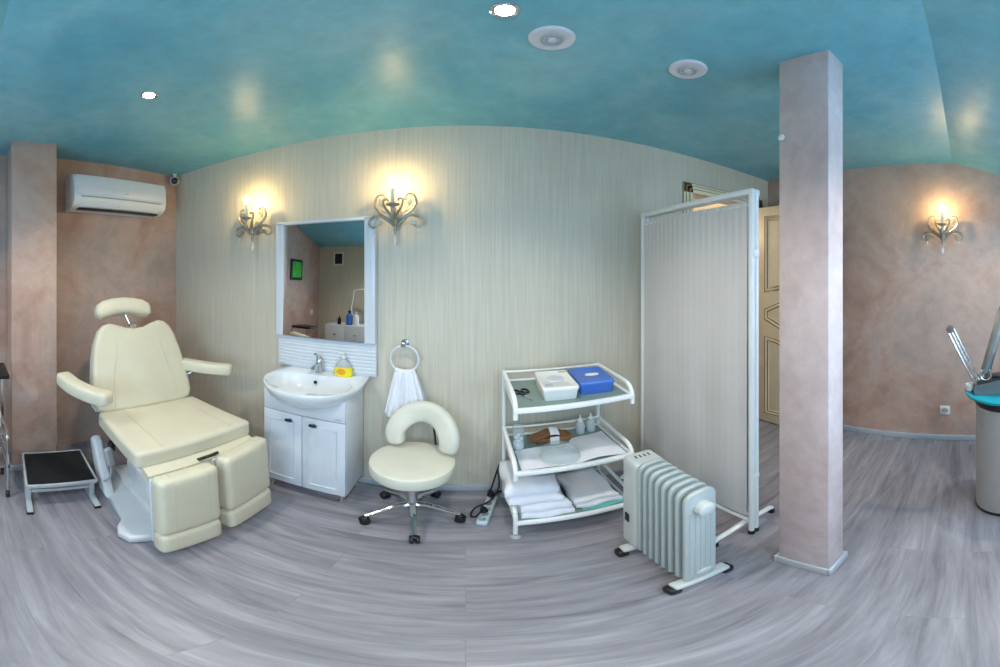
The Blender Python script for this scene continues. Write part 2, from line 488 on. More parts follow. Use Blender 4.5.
# door casing, three stepped mouldings
b = B()
for k, (ww, dd) in enumerate(((0.08, 0.012), (0.058, 0.020), (0.03, 0.027))):
    b.b2((DX0-ww, YB-dd, 0), (DX0, YB, DZ+ww), 0.003); b.b2((DX1, YB-dd, 0), (DX1+ww, YB, DZ+ww), 0.003)
    b.b2((DX0-ww, YB-dd, DZ), (DX1+ww, YB, DZ+ww), 0.003)
b.mi = 1
for ww, dd in ((0.081, 0.0125), (0.059, 0.0205), (0.031, 0.0275)):
    b.b2((DX0-ww-.003, YB-dd, 0), (DX0-ww+.001, YB, DZ+ww)); b.b2((DX0-ww-.003, YB-dd, DZ+ww-.001), (DX1+ww, YB, DZ+ww+.003))
struct('trim_2', b, ['door', 'casing_line'])
# the open door leaf, folded against the right wall
LX0, LX1, LY0, LY1, LZ0, LZ1 = 2.385, 2.425, 1.025, 1.828, 0.012, 2.12
b = B(); b.b2((LX0, LY0, LZ0), (LX1, LY1, LZ1), 0.003)
def inset(o, k):
    n = len(o); out = []
    for i in range(n):
        p, a, c = Vector(o[i]), Vector(o[i-1]), Vector(o[(i+1) % n])
        e1, e2 = (p-a).normalized(), (c-p).normalized()
        n1, n2 = Vector((-e1.y, e1.x)), Vector((-e2.y, e2.x))
        m_ = n1+n2; out.append(tuple(p+m_*(k*2/max(0.5, m_.length_squared))))
    return out
def groove(outline):
    for k, r, mi in ((0, 0.005, 1), (0.014, 0.010, 0), (0.030, 0.005, 1), (0.044, 0.006, 0)):
        b.mi = mi; b.tube([(LX0+0.001, y, z) for y, z in inset(outline, k)], r, 6, closed=True)
    b.mi = 0
ya, yb = LY0+0.085, LY1-0.085; ym = (ya+yb)/2
groove([(ya, 1.325), (ym-.18, 1.35), (ym, 1.40), (ym+.18, 1.35), (yb, 1.325), (yb, 2.03), (ya, 2.03)])
groove([(ya, 1.07), (ym-.12, 0.985), (ym+.12, 0.985), (yb, 1.07), (yb, 1.165), (ym+.12, 1.25), (ym-.12, 1.25), (ya, 1.165)])
groove([(ya, 0.11), (yb, 0.11), (yb, 0.91), (ym+.18, 0.885), (ym, 0.835), (ym-.18, 0.885), (ya, 0.91)])
d = struct('door_1', b, ['door', 'door_gold'])
b = B(); b.lathe([(0.0, 0), (0.025, 0), (0.025, 0.008), (0.01, 0.012), (0.01, 0.045), (0, 0.045)], (LX0, LY0+.07, 1.0), 16, rotm(0, -PI/2, 0))
b.tube([(LX0-.045, LY0+.07, 1.0), (LX0-.05, LY0+.19, 1.0)], 0.009, 8)
obj('door_handle', b, 'steel', d)

# ------------------------------------------------------------------ ceiling fixtures
def build_spot():
    t = thing('ceiling_spotlight', '', 'ceiling light', (0, 0, 0), 0, 'recessed ceiling spotlights')
    obj('trim_ring', B().lathe([(0.028, 0.0), (0.042, 0.0), (0.042, -0.004), (0.036, -0.007), (0.028, -0.004), (0.028, 0.0)], n=28), 'chrome', t, world=False)
    obj('bulb', B().lathe([(0, -0.003), (0.018, -0.0035), (0.026, -0.002), (0.027, 0.0), (0, 0.0)], n=20), 'spot_glow', t, world=False)
    light('spot_beam', 'SPOT', (0, 0, -0.012), P_SPOT, (1.0, 0.92, 0.82), t, spot_size=R(125), spot_blend=0.6, shadow_soft_size=0.03)
    return t
sp = build_spot()
sp.location = (-1.232, 0.801, ZC); sp['label'] = 'small lit spotlight in the teal ceiling above the cream treatment chair'
copy_thing(sp, (0.104, 0.838, ZC), 0, 'lit spotlight in the teal ceiling beside the larger round white disc, at the top edge')
for x, y, lb in ((-1.35, -0.62, 'spotlight in the sloping ceiling, seen reflected in the mirror'), (0.5, -0.62, 'spotlight in the sloping ceiling over the middle of the rear windows'),
                 (1.75, -0.3, 'spotlight in the sloping ceiling above the grey pedestal')):
    c = copy_thing(sp, (x, y, zceil(y)), 0, lb); c.rotation_euler = (math.atan(SLOPE), 0, 0)
def build_disc():
    t = thing('ceiling_speaker', '', 'ceiling fixture', (0, 0, 0), 0, 'round white ceiling discs')
    obj('rim', B().lathe([(0.0, 0), (0.076, 0), (0.076, -0.004), (0.07, -0.010), (0.05, -0.012), (0.044, -0.009), (0.0, -0.009)], n=40), 'white_paint', t, world=False)
    b = B().lathe([(0.036, -0.009), (0.036, -0.015), (0.031, -0.017), (0.028, -0.011), (0.028, -0.009)], n=32)
    obj('inner_ring', b, 'grey_plastic', t, world=False)
    obj('center_cap', B().lathe([(0, -0.009), (0.016, -0.009), (0.014, -0.016), (0, -0.018)], n=24), 'white_paint', t, world=False)
    return t
ds = build_disc(); ds.location = (0.27, 0.97, ZC); ds['label'] = 'round white disc in the ceiling nearest the lit spotlight, the larger looking of two'
copy_thing(ds, (0.791, 0.942, ZC), 0, 'round white ceiling disc nearest the pink pillar')

# ------------------------------------------------------------------ wall lamps
def build_sconce():
    """hangs on a wall whose face is the plane y = 0 and stands out to -y"""
    t = thing('wall_sconce', '', 'wall lamp', (0, 0, 0), 0, 'candle wall lamps with silver scrolls')
    b = B().lathe([(0, 0.0), (0.035, 0.0), (0.035, 0.008), (0.02, 0.018), (0, 0.02)], (0, 0, -0.02), 20, rotm(PI/2, 0, 0), 1, 1.5)
    b.tube([(0, -0.01, -0.02), (0, -0.05, -0.06), (0, -0.10, -0.07), (0, -0.14, -0.02), (0, -0.14, 0.02)], [0.009, 0.009, 0.010, 0.009, 0.008], 8, smooth=6)
    b.lathe([(0, -0.16), (0.006, -0.155), (0.012, -0.13), (0.007, -0.11), (0.018, -0.08), (0.01, -0.05), (0.008, 0.0), (0, 0.0)], (0, -0.07, 0.03), 14)
    obj('wall_bracket', b, 'sconce', t, world=False)
    b = B().lathe([(0, 0.0), (0.008, 0.0), (0.014, 0.012), (0.036, 0.022), (0.040, 0.030), (0.034, 0.026), (0.014, 0.02), (0.014, 0.024), (0, 0.024)], (0, -0.14, 0.01), 20)
    obj('drip_pan', b, 'sconce', t, world=False)
    obj('candle_sleeve', B().lathe([(0, 0), (0.0125, 0), (0.0125, 0.100), (0.009, 0.105), (0, 0.105)], (0, -0.14, 0.03), 18), 'candle', t, world=False)
    obj('bulb', B().lathe([(0, 0), (0.007, 0.002), (0.014, 0.018), (0.0145, 0.028), (0.009, 0.048), (0.003, 0.064), (0, 0.066)], (0, -0.14, 0.135), 14), 'bulb', t, world=False)
    for sx in (-1, 1):
        up = [(0, -0.07, -0.05), (0.035*sx, -0.08, -0.03), (0.085*sx, -0.08, 0.0), (0.118*sx, -0.07, 0.05), (0.108*sx, -0.07, 0.10), (0.075*sx, -0.07, 0.112), (0.055*sx, -0.07, 0.09), (0.066*sx, -0.07, 0.075)]
        obj('scroll_arm', B().tube(up, [0.010, 0.010, 0.009, 0.0085, 0.008, 0.0075, 0.007, 0.010], 7, smooth=5), 'sconce', t, world=False)
        lo = [(0, -0.06, -0.08), (0.04*sx, -0.07, -0.045), (0.09*sx, -0.075, -0.015), (0.145*sx, -0.065, -0.03), (0.158*sx, -0.06, -0.065), (0.13*sx, -0.06, -0.082), (0.10*sx, -0.06, -0.065), (0.09*sx, -0.06, -0.045)]
        obj('scroll_arm', B().tube(lo, [0.010, 0.010, 0.009, 0.0085, 0.008, 0.0075, 0.007, 0.010], 7, smooth=5), 'sconce', t, world=False)
        sm = [(0, -0.10, -0.05), (0.025*sx, -0.12, -0.01), (0.05*sx, -0.13, 0.03), (0.055*sx, -0.13, 0.065), (0.035*sx, -0.125, 0.075), (0.027*sx, -0.125, 0.06)]
        obj('scroll_arm', B().tube(sm, [0.008, 0.008, 0.0075, 0.007, 0.006, 0.008], 7, smooth=5), 'sconce', t, world=False)
        # leaves where the scrolls part
        for (x, y, z, a) in ((0.045, -0.075, -0.02, 0.9), (0.075, -0.07, 0.035, 0.35), (0.07, -0.07, -0.055, 1.7)):
            bb = B().pad([(0, 0), (0.015, 0.02), (0.009, 0.045), (0, 0.062), (-0.009, 0.045), (-0.015, 0.02)], 0.004, 0.001,
                         T(x*sx, y, z) @ Matrix.Rotation(a*sx, 4, 'Y') @ Matrix.Rotation(PI/2, 4, 'X'), 1)
            obj('leaf', bb, 'sconce', t, world=False)
        bb = B().lathe([(0, 0.02), (0.002, 0.016), (0.008, 0.0), (0.004, -0.014), (0, -0.018)], (0.126*sx, -0.06, -0.105), 8)
        obj('crystal_drop', bb, 'crystal', t, world=False)
    bb = B().lathe([(0, 0.03), (0.003, 0.024), (0.012, 0.0), (0.006, -0.022), (0, -0.028)], (0, -0.07, -0.165), 8)
    obj('crystal_drop', bb, 'crystal', t, world=False)
    return t
SZ = 1.865
sc = build_sconce(); sc.location = (-1.41, YB, SZ); sc['label'] = 'silver scrolled candle wall lamp on the cream wall nearest the white air conditioner'
copy_thing(sc, (-0.40, YB, SZ+0.005), 0, 'silver scrolled candle wall lamp beside the top right corner of the mirror')
copy_thing(sc, (XR, 0.18, SZ-0.01), -PI/2, 'silver scrolled candle wall lamp alone on the brown wall beyond the pillar')

# ------------------------------------------------------------------ air conditioner
t = thing('air_conditioner', 'white split air conditioner high on the brown wall beside the corner', 'air conditioner', (XL, 1.1625, 1.99))
y0, y1 = 0.765, 1.56
pr = [(XL+.004, 1.995), (XL+.004, 2.262), (XL+.15, 2.262), (XL+.205, 2.25), (XL+.232, 2.215), (XL+.238, 2.10), (XL+.225, 2.045), (XL+.19, 2.01), (XL+.12, 1.995)]
obj('body', B().loft([[(x, y0, z) for x, z in pr], [(x, y1, z) for x, z in pr]]), 'white_plastic', t)
b = B().loft([[(XL+.232+dx, y, z) for dx, z in ((0, 2.245), (.010, 2.215), (.013, 2.11), (.004, 2.085), (0, 2.085))] for y in (y0+.012, y1-.012)])
obj('front_panel', b, 'white_paint', t)
b = B().loft([[(x, y, z) for x, z in ((XL+.238, 2.075), (XL+.232, 2.045), (XL+.195, 2.008), (XL+.188, 2.012), (XL+.225, 2.07))] for y in (y0+.06, y1-.06)])
obj('louver', b, 'white_plastic', t)
obj('air_slot', B().b2((XL+.12, y0+.05, 1.991), (XL+.19, y1-.05, 2.001), 0.002), 'black', t)
obj('display_strip', B().b2((XL+.236, y0+.05, 2.076), (XL+.2415, y1-.05, 2.084)), 'grey_plastic', t)
obj('badge', B().b2((XL+.243, 1.17, 2.12), (XL+.247, 1.20, 2.128)), 'grey_plastic', t)

# small camera in the corner
t = thing('security_camera', 'tiny white and black security camera in the ceiling corner beside the air conditioner', 'security camera', (-2.32, 1.79, ZC))
obj('mount', B().lathe([(0, 0), (0.02, 0), (0.02, -0.008), (0.007, -0.012), (0.007, -0.04), (0, -0.04)], (-2.32, 1.79, ZC), 18), 'white_plastic', t)
rt = rotm(0, R(105), R(-38)) @ Matrix.Scale(1.5, 4)
obj('body', B().lathe([(0, -0.045), (0.022, -0.045), (0.028, -0.03), (0.028, 0.035), (0.024, 0.042), (0, 0.042)], (-2.31, 1.78, ZC-0.07), 20, rt), 'white_plastic', t)
obj('lens', B().lathe([(0, 0.043), (0.022, 0.043), (0.02, 0.05), (0.01, 0.055), (0, 0.056)], (-2.31, 1.78, ZC-0.07), 20, rt), 'black', t)

# ------------------------------------------------------------------ treatment chair (faces +x, turned 7 degrees)
CH = thing('treatment_chair', 'large cream vinyl treatment chair with headrest, armrests and split leg rests', 'treatment chair', (-1.393, 1.064, 0), R(-7))
def L(name, b, m, parent=None, **k): return obj(name, b, m, parent or CH, world=False, **k)
# base
outl = [(-0.45, -0.30), (-0.13, -0.33), (0.12, -0.35), (0.17, -0.39), (0.23, -0.41), (0.30, -0.385), (0.325, -0.30), (0.325, 0.30), (0.30, 0.385), (0.23, 0.41), (0.17, 0.39), (0.12, 0.35), (-0.13, 0.33), (-0.45, 0.30)]
b = B().pad(outl, 0.06, 0.02, T(0, 0, 0.035)); b.rbox((-0.08, 0, 0.07), (0.62, 0.42, 0.05), 0.02, 0.0, 10)
L('base', b, 'machine_white')
pr = [(-0.22, 0.05), (-0.10, 0.05), (-0.30, 0.32), (-0.34, 0.385), (-0.39, 0.40), (-0.43, 0.36), (-0.33, 0.16)]
for sy in (-1, 1):
    L('side_cover', B().pad(pr, 0.06, 0.02, T(0, 0.325*sy, 0) @ Matrix.Rotation(PI/2, 4, 'X')), 'machine_white')
b = B().rbox((-0.12, 0, 0.16), (0.34, 0.34, 0.2), 0.04)
L('motor_housing', b, 'machine_white')
L('lift_column', B().rbox((-0.08, 0, 0.36), (0.24, 0.26, 0.30), 0.02), 'grey_plastic')
b = B().rbox((0.02, -0.16, 0.42), (0.18, 0.14, 0.14), 0.015); b.mi = 1; b.b2((0.0, -0.235, 0.38), (0.06, -0.23, 0.40))
L('control_box', b, ['machine_white', 'black'])
# frame under the seat
b = B().box((0, 0, 0.525), (0.52, 0.64, 0.03), 0.012)
L('seat_frame', b, 'white_paint')
# seat
b = B().rbox((-0.015, -0.005, 0.588), (0.57, 0.67, 0.105), 0.026, 0.012, 20, rotm(0, R(-1.5), 0))
b.mi = 1
for sy in (-1, 1): b.tube([(-0.255, 0.2*sy, 0.6385), (0, 0.2*sy, 0.6505), (0.25, 0.2*sy, 0.6505)], 0.0022, 5)
L('seat', b, ['leather', 'leather_seam'])
# lower apron of the seat front
b = B().loft([[(0.18, y, 0.535), (0.27, y, 0.555), (0.325, y, 0.535), (0.33, y, 0.50), (0.22, y, 0.49)] for y in (-0.31, -0.1, 0.1, 0.31)])
L('seat_apron', b, 'leather')
b = B().tube([(0.30, -0.045, 0.535), (0.345, -0.035, 0.572), (0.352, 0.0, 0.578), (0.345, 0.035, 0.575), (0.30, 0.045, 0.535)], 0.009, 8, smooth=4)
L('release_lever', b, 'black')
# backrest: trapezoid with a dipped, shouldered top
half = [(0.0, 0.0), (0.26, 0.0), (0.315, 0.015), (0.338, 0.06), (0.340, 0.13), (0.330, 0.26), (0.314, 0.38), (0.292, 0.48), (0.264, 0.545), (0.225, 0.58), (0.18, 0.59), (0.13, 0.578), (0.075, 0.556), (0.0, 0.545)]
out = half[:-1]+[half[-1]]+[(-x, y) for x, y in half[::-1][1:-1]]
lean = R(17)
lean = R(20)
MB = T(-0.31, -0.022, 0.615) @ Matrix.Rotation(-lean, 4, 'Y') @ Matrix(((0, 0, 1, 0), (1, 0, 0, 0), (0, 1, 0, 0), (0, 0, 0, 1)))
b = B().pad(out, 0.095, 0.03, MB, 5)
b.mi = 1
for sx in (-1, 1): b.tube([MB @ Vector((0.215*sx, 0.02, 0.049)), MB @ Vector((0.20*sx, 0.2, 0.049)), MB @ Vector((0.165*sx, 0.4, 0.049)), MB @ Vector((0.145*sx, 0.575, 0.040))], 0.0025, 5, smooth=4)
L('backrest', b, ['leather', 'leather_seam'])
b = B().pad([(x*0.99, y*0.985-0.01) for x, y in out], 0.02, 0.006, MB @ T(0, 0, -0.058), 2)
L('backrest_shell', b, 'white_paint')
b = B().tube([MB @ Vector((0.0, 0.50, -0.02)), MB @ Vector((-0.02, 0.60, -0.02)), MB @ Vector((-0.04, 0.66, -0.02))], 0.010, 10)
b.box(MB @ Vector((0, 0.575, -0.02)), (0.035, 0.05, 0.03), 0.004)
L('headrest_bracket', b, 'chrome')
ho = [(0.0, 0.0), (0.06, 0.0), (0.12, -0.018), (0.17, -0.028), (0.198, -0.012), (0.205, 0.03), (0.195, 0.065), (0.15, 0.095), (0.08, 0.112), (0.0, 0.118)]
ho = ho+[(-x, y) for x, y in ho[::-1][1:-1]]
hb = B().pad(ho, 0.10, 0.034, MB @ T(-0.062, 0.652, 0.005) @ Matrix.Rotation(R(-8), 4, 'X'), 5)
L('headrest', hb, 'leather')
# armrests: bent pads on steel arms
Wi = W[CH.name].inverted()
def arm(pts, wid, hgt, z):
    """a bent padded armrest through pts (room x, y)"""
    P = [Vector((p[0], p[1], z+(p[2] if len(p) > 2 else 0))) for p in pts]
    rings = []; m = 18
    Q = []
    for i in range(len(P)-1):
        a, b_, c, d_ = P[max(0, i-1)], P[i], P[i+1], P[min(len(P)-1, i+2)]
        for k in range(m//3):
            u = k/(m//3); Q.append(0.5*((2*b_)+(c-a)*u+(2*a-5*b_+4*c-d_)*u*u+(3*b_-a-3*c+d_)*u**3))
    Q.append(P[-1])
    n = len(Q)
    for i, q in enumerate(Q):
        tn = (Q[min(n-1, i+1)]-Q[max(0, i-1)]).normalized(); sd = Vector((-tn.y, tn.x, 0)).normalized(); up = Vector((0, 0, 1))
        rings.append((q, sd, up, tn))
    R_ = []
    def ring(q, sd, up, k):
        o = []
        for j in range(20):
            a = 2*PI*j/20; ca, sa = math.cos(a), math.sin(a); e = 0.45
            x = math.copysign(abs(ca)**e, ca)*wid/2*k; y = math.copysign(abs(sa)**e, sa)*hgt/2*k
            o.append(q+sd*x+up*y)
        return o
    q, sd, up, tn = rings[0]
    for dd, k in ((-0.03, 0.55), (-0.022, 0.82), (-0.01, 0.95)): R_.append(ring(q+tn*dd, sd, up, k))
    for q, sd, up, tn in rings: R_.append(ring(q, sd, up, 1))
    for dd, k in ((0.01, 0.95), (0.022, 0.82), (0.03, 0.55)): R_.append(ring(q+tn*dd, sd, up, k))
    return B().loft([[Wi @ p for p in r] for r in R_])
ar = L('armrest', arm([(-1.80, 0.575, 0.02), (-1.68, 0.60, 0.005), (-1.57, 0.655, -0.01), (-1.49, 0.70, -0.01)], 0.095, 0.085, 0.845), 'leather')
obj('armrest_bracket', B().tube([Wi @ Vector(p) for p in ((-1.80, 0.70, 0.78), (-1.76, 0.62, 0.79), (-1.72, 0.60, 0.82))], 0.014, 8, smooth=4), 'steel', ar, world=False)
ar = L('armrest', arm([(-1.735, 1.42, 0.01), (-1.62, 1.47, 0.005), (-1.53, 1.52, 0), (-1.45, 1.567, 0)], 0.09, 0.08, 0.845), 'leather')
obj('armrest_bracket', B().tube([Wi @ Vector(p) for p in ((-1.72, 1.34, 0.78), (-1.69, 1.42, 0.79), (-1.66, 1.45, 0.82))], 0.014, 8, smooth=4), 'steel', ar, world=False)
# leg rests
def leg_rest(x, y, yaw, wid):
    fr = T(x, y, 0.565) @ Matrix.Rotation(yaw, 4, 'Z') @ Matrix.Rotation(R(-3.5), 4, 'Y')
    pl = B().box((0, 0, -0.262), (0.02, wid-0.012, 0.46), 0.009); pl.bm.transform(fr)
    p = L('leg_rest_plate', pl, 'white_paint')
    for nm, z0, z1 in (('calf_cushion', -0.375, 0.0), ('foot_cushion', -0.522, -0.380)):
        b = B().rbox((0.055, 0, (z0+z1)/2), (0.092, wid, z1-z0), 0.03, 0.005, 16, None, 0)
        b.mi = 1
        for s_ in (-1, 1):
            yy = wid*0.27*s_
            pts = [(0.03, yy, z1+.001), (0.078, yy, z1-.001), (0.097, yy, z1-.014), (0.1025, yy, z1-.03), (0.1035, yy, (z0+z1)/2), (0.1025, yy, z0+.03), (0.097, yy, z0+.012)]
            b.tube(pts, 0.0018, 5)
        b.bm.transform(fr); obj(nm, b, ['leather', 'leather_seam'], p, world=False)
leg_rest(0.345, -0.176, R(0), 0.295)
leg_rest(0.312, 0.168, R(8), 0.325)
# hand control on its hook, with a curled cable
b = B().rbox((0, 0, 0), (0.03, 0.045, 0.14), 0.012, 0.0, 10); b.bm.transform(T(-0.10, -0.335, 0.40) @ rotm(R(8), R(-6), R(20)))
hc = L('hand_control', b, 'grey_plastic')
b = B().tube([(-0.10, -0.325, 0.32), (-0.11, -0.33, 0.22), (-0.20, -0.34, 0.13), (-0.28, -0.33, 0.11), (-0.30, -0.30, 0.16)], 0.006, 7, smooth=6)
obj('cable', b, 'grey_plastic', hc, world=False)
b = B().lathe([(0, 0), (0.03, 0), (0.03, 0.02), (0.022, 0.028), (0, 0.028)], (-0.16, -0.29, 0.45), 18, rotm(PI/2, 0, 0))
b.tube([(-0.16, -0.20, 0.45), (-0.16, -0.30, 0.45)], 0.012, 8); b.tube([(-0.16, -0.30, 0.45), (-0.09, -0.31, 0.455)], 0.007, 8)
L('adjusting_knob', b, 'black')

# ------------------------------------------------------------------ step stool
t = thing('step_stool', 'low black-topped steel step stool beside the treatment chair', 'step stool', (-1.8, 0.52, 0))
SA, SB, SD = Vector((-2.015, 0.365)), Vector((-1.625, 0.315)), Vector((-1.575, 0.690))
u = (SB-SA); v = (SD-SB); c0 = (SA+SD)/2
ang = math.atan2(u.y, u.x); du, dv = u.length, v.length
F4 = T(c0.x, c0.y, 0) @ Matrix.Rotation(ang, 4, 'Z')
def SS(b): b.bm.transform(F4); return b
obj('tread', SS(B().box((0, 0, 0.199), (du-.02, dv-.02, 0.012), 0.003)), 'rubber', t)
b = B(); hu, hv = du/2, dv/2
b.box((0, 0, 0.183), (du, dv, 0.02), 0.003)
for sx in (-1, 1): b.box((sx*hu, 0, 0.195), (0.012, dv, 0.022), 0.003)
for sy in (-1, 1): b.box((0, sy*hv, 0.195), (du, 0.012, 0.022), 0.003)
obj('top_frame', SS(b), 'pale_metal', t)
for sy in (-1, 1):
    b = B().box((0.025, sy*(hv-0.015), 0.018), (du+0.09, 0.032, 0.022), 0.003)
    for sx in (-1, 1): b.box((sx*(hu-0.06), sy*(hv-.015), 0.10), (0.028, 0.028, 0.16), 0.003)
    l = obj('leg', SS(b), 'pale_metal', t)
    for sx in (-1, 1): obj('foot_cap', SS(B().box((0.025+sx*(hu+0.035), sy*(hv-.015), 0.010), (0.03, 0.036, 0.020), 0.003)), 'black', l)
obj('cross_bar', SS(B().box((hu-0.06, 0, 0.11), (0.024, dv-0.06, 0.024), 0.003)), 'pale_metal', t)

# ------------------------------------------------------------------ trolley cut by the left edge
t = thing('chrome_trolley', 'chrome tube trolley with dark top shelf in front of the brown pilaster', 'trolley', (-1.9, 0.06, 0))
tx0, tx1, ty0, ty1 = -2.04, -1.765, -0.10, 0.235
for y in (ty0, ty1):
    b = B().tube([(tx0, y, 0.07), (tx0, y, 0.85), (tx0+.02, y, 0.895), (tx0+.06, y, 0.90)], 0.011, 8)
    b.tube([(tx1, y, 0.07), (tx1, y, 0.46), (tx1-.02, y, 0.50), (tx1-.06, y, 0.515), (tx0, y, 0.515)], 0.011, 8)
    b.tube([(tx0, y, 0.36), (tx1, y, 0.36)], 0.008, 8); b.tube([(tx0, y, 0.26), (tx1, y, 0.26)], 0.008, 8)
    obj('side_frame', b, 'chrome', t)
obj('shelf', B().b2((tx0+.01, 0.07, 0.90), (tx1+.0, ty1+.012, 0.925), 0.006), 'black', t)
obj('shelf', B().b2((tx0+.0, ty0+.01, 0.51), (tx1-.02, ty1-.01, 0.522), 0.004), 'steel', t)
obj('shelf', B().b2((tx0+.0, ty0+.01, 0.255), (tx1-.01, ty1-.01, 0.268), 0.004), 'steel', t)
for x in (tx0, tx1):
    for y in (ty0, ty1):
        b = B().lathe([(0, -0.010), (0.024, -0.010), (0.028, -0.004), (0.028, 0.004), (0.024, 0.010), (0, 0.010)], (x, y, 0.028), 20, rotm(PI/2, 0, 0))
        k = obj('caster_wheel', b, 'black', t)
        b = B().box((x, y-.014, 0.046), (0.02, 0.004, 0.05)); b.box((x, y+.014, 0.046), (0.02, 0.004, 0.05)); b.box((x, y, 0.069), (0.022, 0.032, 0.006))
        obj('caster_fork', b, 'chrome', k)
b = B().rbox((-1.895, 0.067, 0.599), (0.19, 0.28, 0.15), 0.04, 0.01, 12)
tag(obj('folded_towel', b, 'fabric', origin=(-1.895, 0.067, 0.524)), 'folded white towel bundle on the chrome trolley', 'towel')

# ------------------------------------------------------------------ washstand
t = thing('vanity_cabinet', 'white two-door washstand cabinet under the basin', 'cabinet', (-0.875, 1.70, 0))
cx0, cx1, cy0, cy1, cz0, cz1 = -1.138, -0.613, 1.565, 1.846, 0.085, 0.80
b = B()
b.b2((cx0, cy0, cz0), (cx0+.016, cy1, cz1), 0.002); b.b2((cx1-.016, cy0, cz0), (cx1, cy1, cz1), 0.002)
b.b2((cx0, cy0, cz0), (cx1, cy1, cz0+.016), 0.002); b.b2((cx0, cy1-.01, cz0), (cx1, cy1, cz1), 0.002); b.b2((cx0+.016, cy0, cz0), (cx1-.016, cy0+.012, 0.72))
obj('body', b, 'white_paint', t)
def door_panel(x0, x1, side):
    b = B().b2((x0, cy0-.018, cz0+.005), (x1, cy0-.001, 0.655), 0.004)
    xi0, xi1, zi0, zi1 = x0+.045, x1-.045, cz0+.06, 0.60
    b.tube([(xi0, cy0-.018, zi0), (xi1, cy0-.018, zi0), (xi1, cy0-.018, zi1), (xi0, cy0-.018, zi1)], 0.006, 6, closed=True)
    for k in range(int((xi1-xi0)/0.014)):
        xx = xi0+0.008+k*0.014; b.box((xx, cy0-.018, (zi0+zi1)/2), (0.005, 0.002, zi1-zi0-.02), 0.0005, 1)
    o = obj('door', b, 'white_paint', t)
    kx = x1-.075 if side < 0 else x0+.075
    kb = B().rbox((kx, cy0-.036, 0.615), (0.045, 0.02, 0.016), 0.007, 0, 8)
    kb.tube([(kx, cy0-.018, 0.615), (kx, cy0-.03, 0.615)], 0.006, 8)
    obj('knob', kb, M['black'], o, label='dark metal knob')
door_panel(cx0+.002, -0.8775, -1); door_panel(-0.8735, cx1-.002, 1)
obj('apron_panel', B().b2((cx0+.002, cy0-.016, 0.66), (cx1-.002, cy0-.001, cz1-.002), 0.003), 'white_paint', t)
obj('badge', B().rbox((-0.655, cy0-.017, 0.678), (0.035, 0.004, 0.008), 0.0018, 0, 6), 'grey_plastic', t)
for x in (cx0+.04, cx1-.04):
    for y in (cy0+.03, cy1-.04):
        obj('foot', B().lathe([(0, 0), (0.02, 0), (0.02, 0.008), (0.012, 0.014), (0.012, 0.07), (0.018, 0.078), (0.018, 0.088), (0, 0.088)], (x, y, 0), 16), 'chrome', t)
# basin
t = thing('wash_basin', 'white ceramic basin with a rounded front on the washstand cabinet', 'basin', (-0.862, 1.70, 0.80))
bx, byk, ZB = -0.862, 1.846, 0.872
def dring(hw, fy, z, back, n=44, rb=0.03, cxs=0.0):
    """D outline: straight back, elliptical front reaching out fy from the wall"""
    pts = []
    sidey = back-0.16
    for k in range(n+1):
        a = PI+PI*k/n
        ca, sa = math.cos(a), math.sin(a)
        pts.append((bx+cxs+hw*math.copysign(abs(ca)**0.85, ca), sidey+(sidey-(byk-fy))*sa, z))
    for k in range(1, 9):
        pts.append((bx+cxs+hw*(1-0.04*k/8), sidey+(back-sidey)*k/8, z))
    for k in range(1, 12):
        pts.append((bx+cxs+hw*0.96*(1-2*k/12), back, z))
    for k in range(8, 0, -1):
        pts.append((bx+cxs-hw*(1-0.04*k/8), sidey+(back-sidey)*k/8, z))
    return pts
def shift(ring, cy, k, z): return [(bx+(x-bx)*k, cy+(y-cy)*k, z) for x, y, _ in ring]
outer = dring(0.302, 0.46, ZB, byk)
cyo = byk-0.24
rings = [shift(outer, cyo+.06, 0.35, 0.732), shift(outer, cyo+.05, 0.55, 0.740), shift(outer, cyo+.02, 0.78, 0.772), shift(outer, cyo+.005, 0.90, 0.806), shift(outer, cyo, 0.975, 0.842),
         shift(outer, cyo, 1.0, 0.858), shift(outer, cyo, 1.0, ZB-.004), shift(outer, cyo, 0.992, ZB)]
cyi = byk-0.262
inner = []
for x, y, z in outer:
    a = math.atan2((y-cyi)/0.55, x-bx); ca, sa = math.cos(a), math.sin(a); e = 0.8
    inner.append((bx+0.262*math.copysign(abs(ca)**e, ca), cyi+0.148*math.copysign(abs(sa)**e, sa), ZB))
rings += [inner, shift(inner, cyi, 0.985, ZB-.004), shift(inner, cyi, 0.95, ZB-.03), shift(inner, cyi, 0.86, ZB-.07), shift(inner, cyi, 0.66, ZB-.098), shift(inner, cyi, 0.3, ZB-.108), shift(inner, cyi, 0.07, ZB-.11)]
obj('bowl', B().loft(rings), 'ceramic', t, sharp=60)
obj('drain', B().lathe([(0, 0), (0.022, 0), (0.022, 0.004), (0.012, 0.005), (0, 0.002)], (bx, cyi, ZB-.111), 18), 'chrome', t)
obj('overflow_hole', B().lathe([(0, 0), (0.011, 0), (0.011, 0.006), (0, 0.007)], (bx-0.01, byk-.135, ZB-.042), 16, rotm(R(70), 0, 0)), 'black', t)
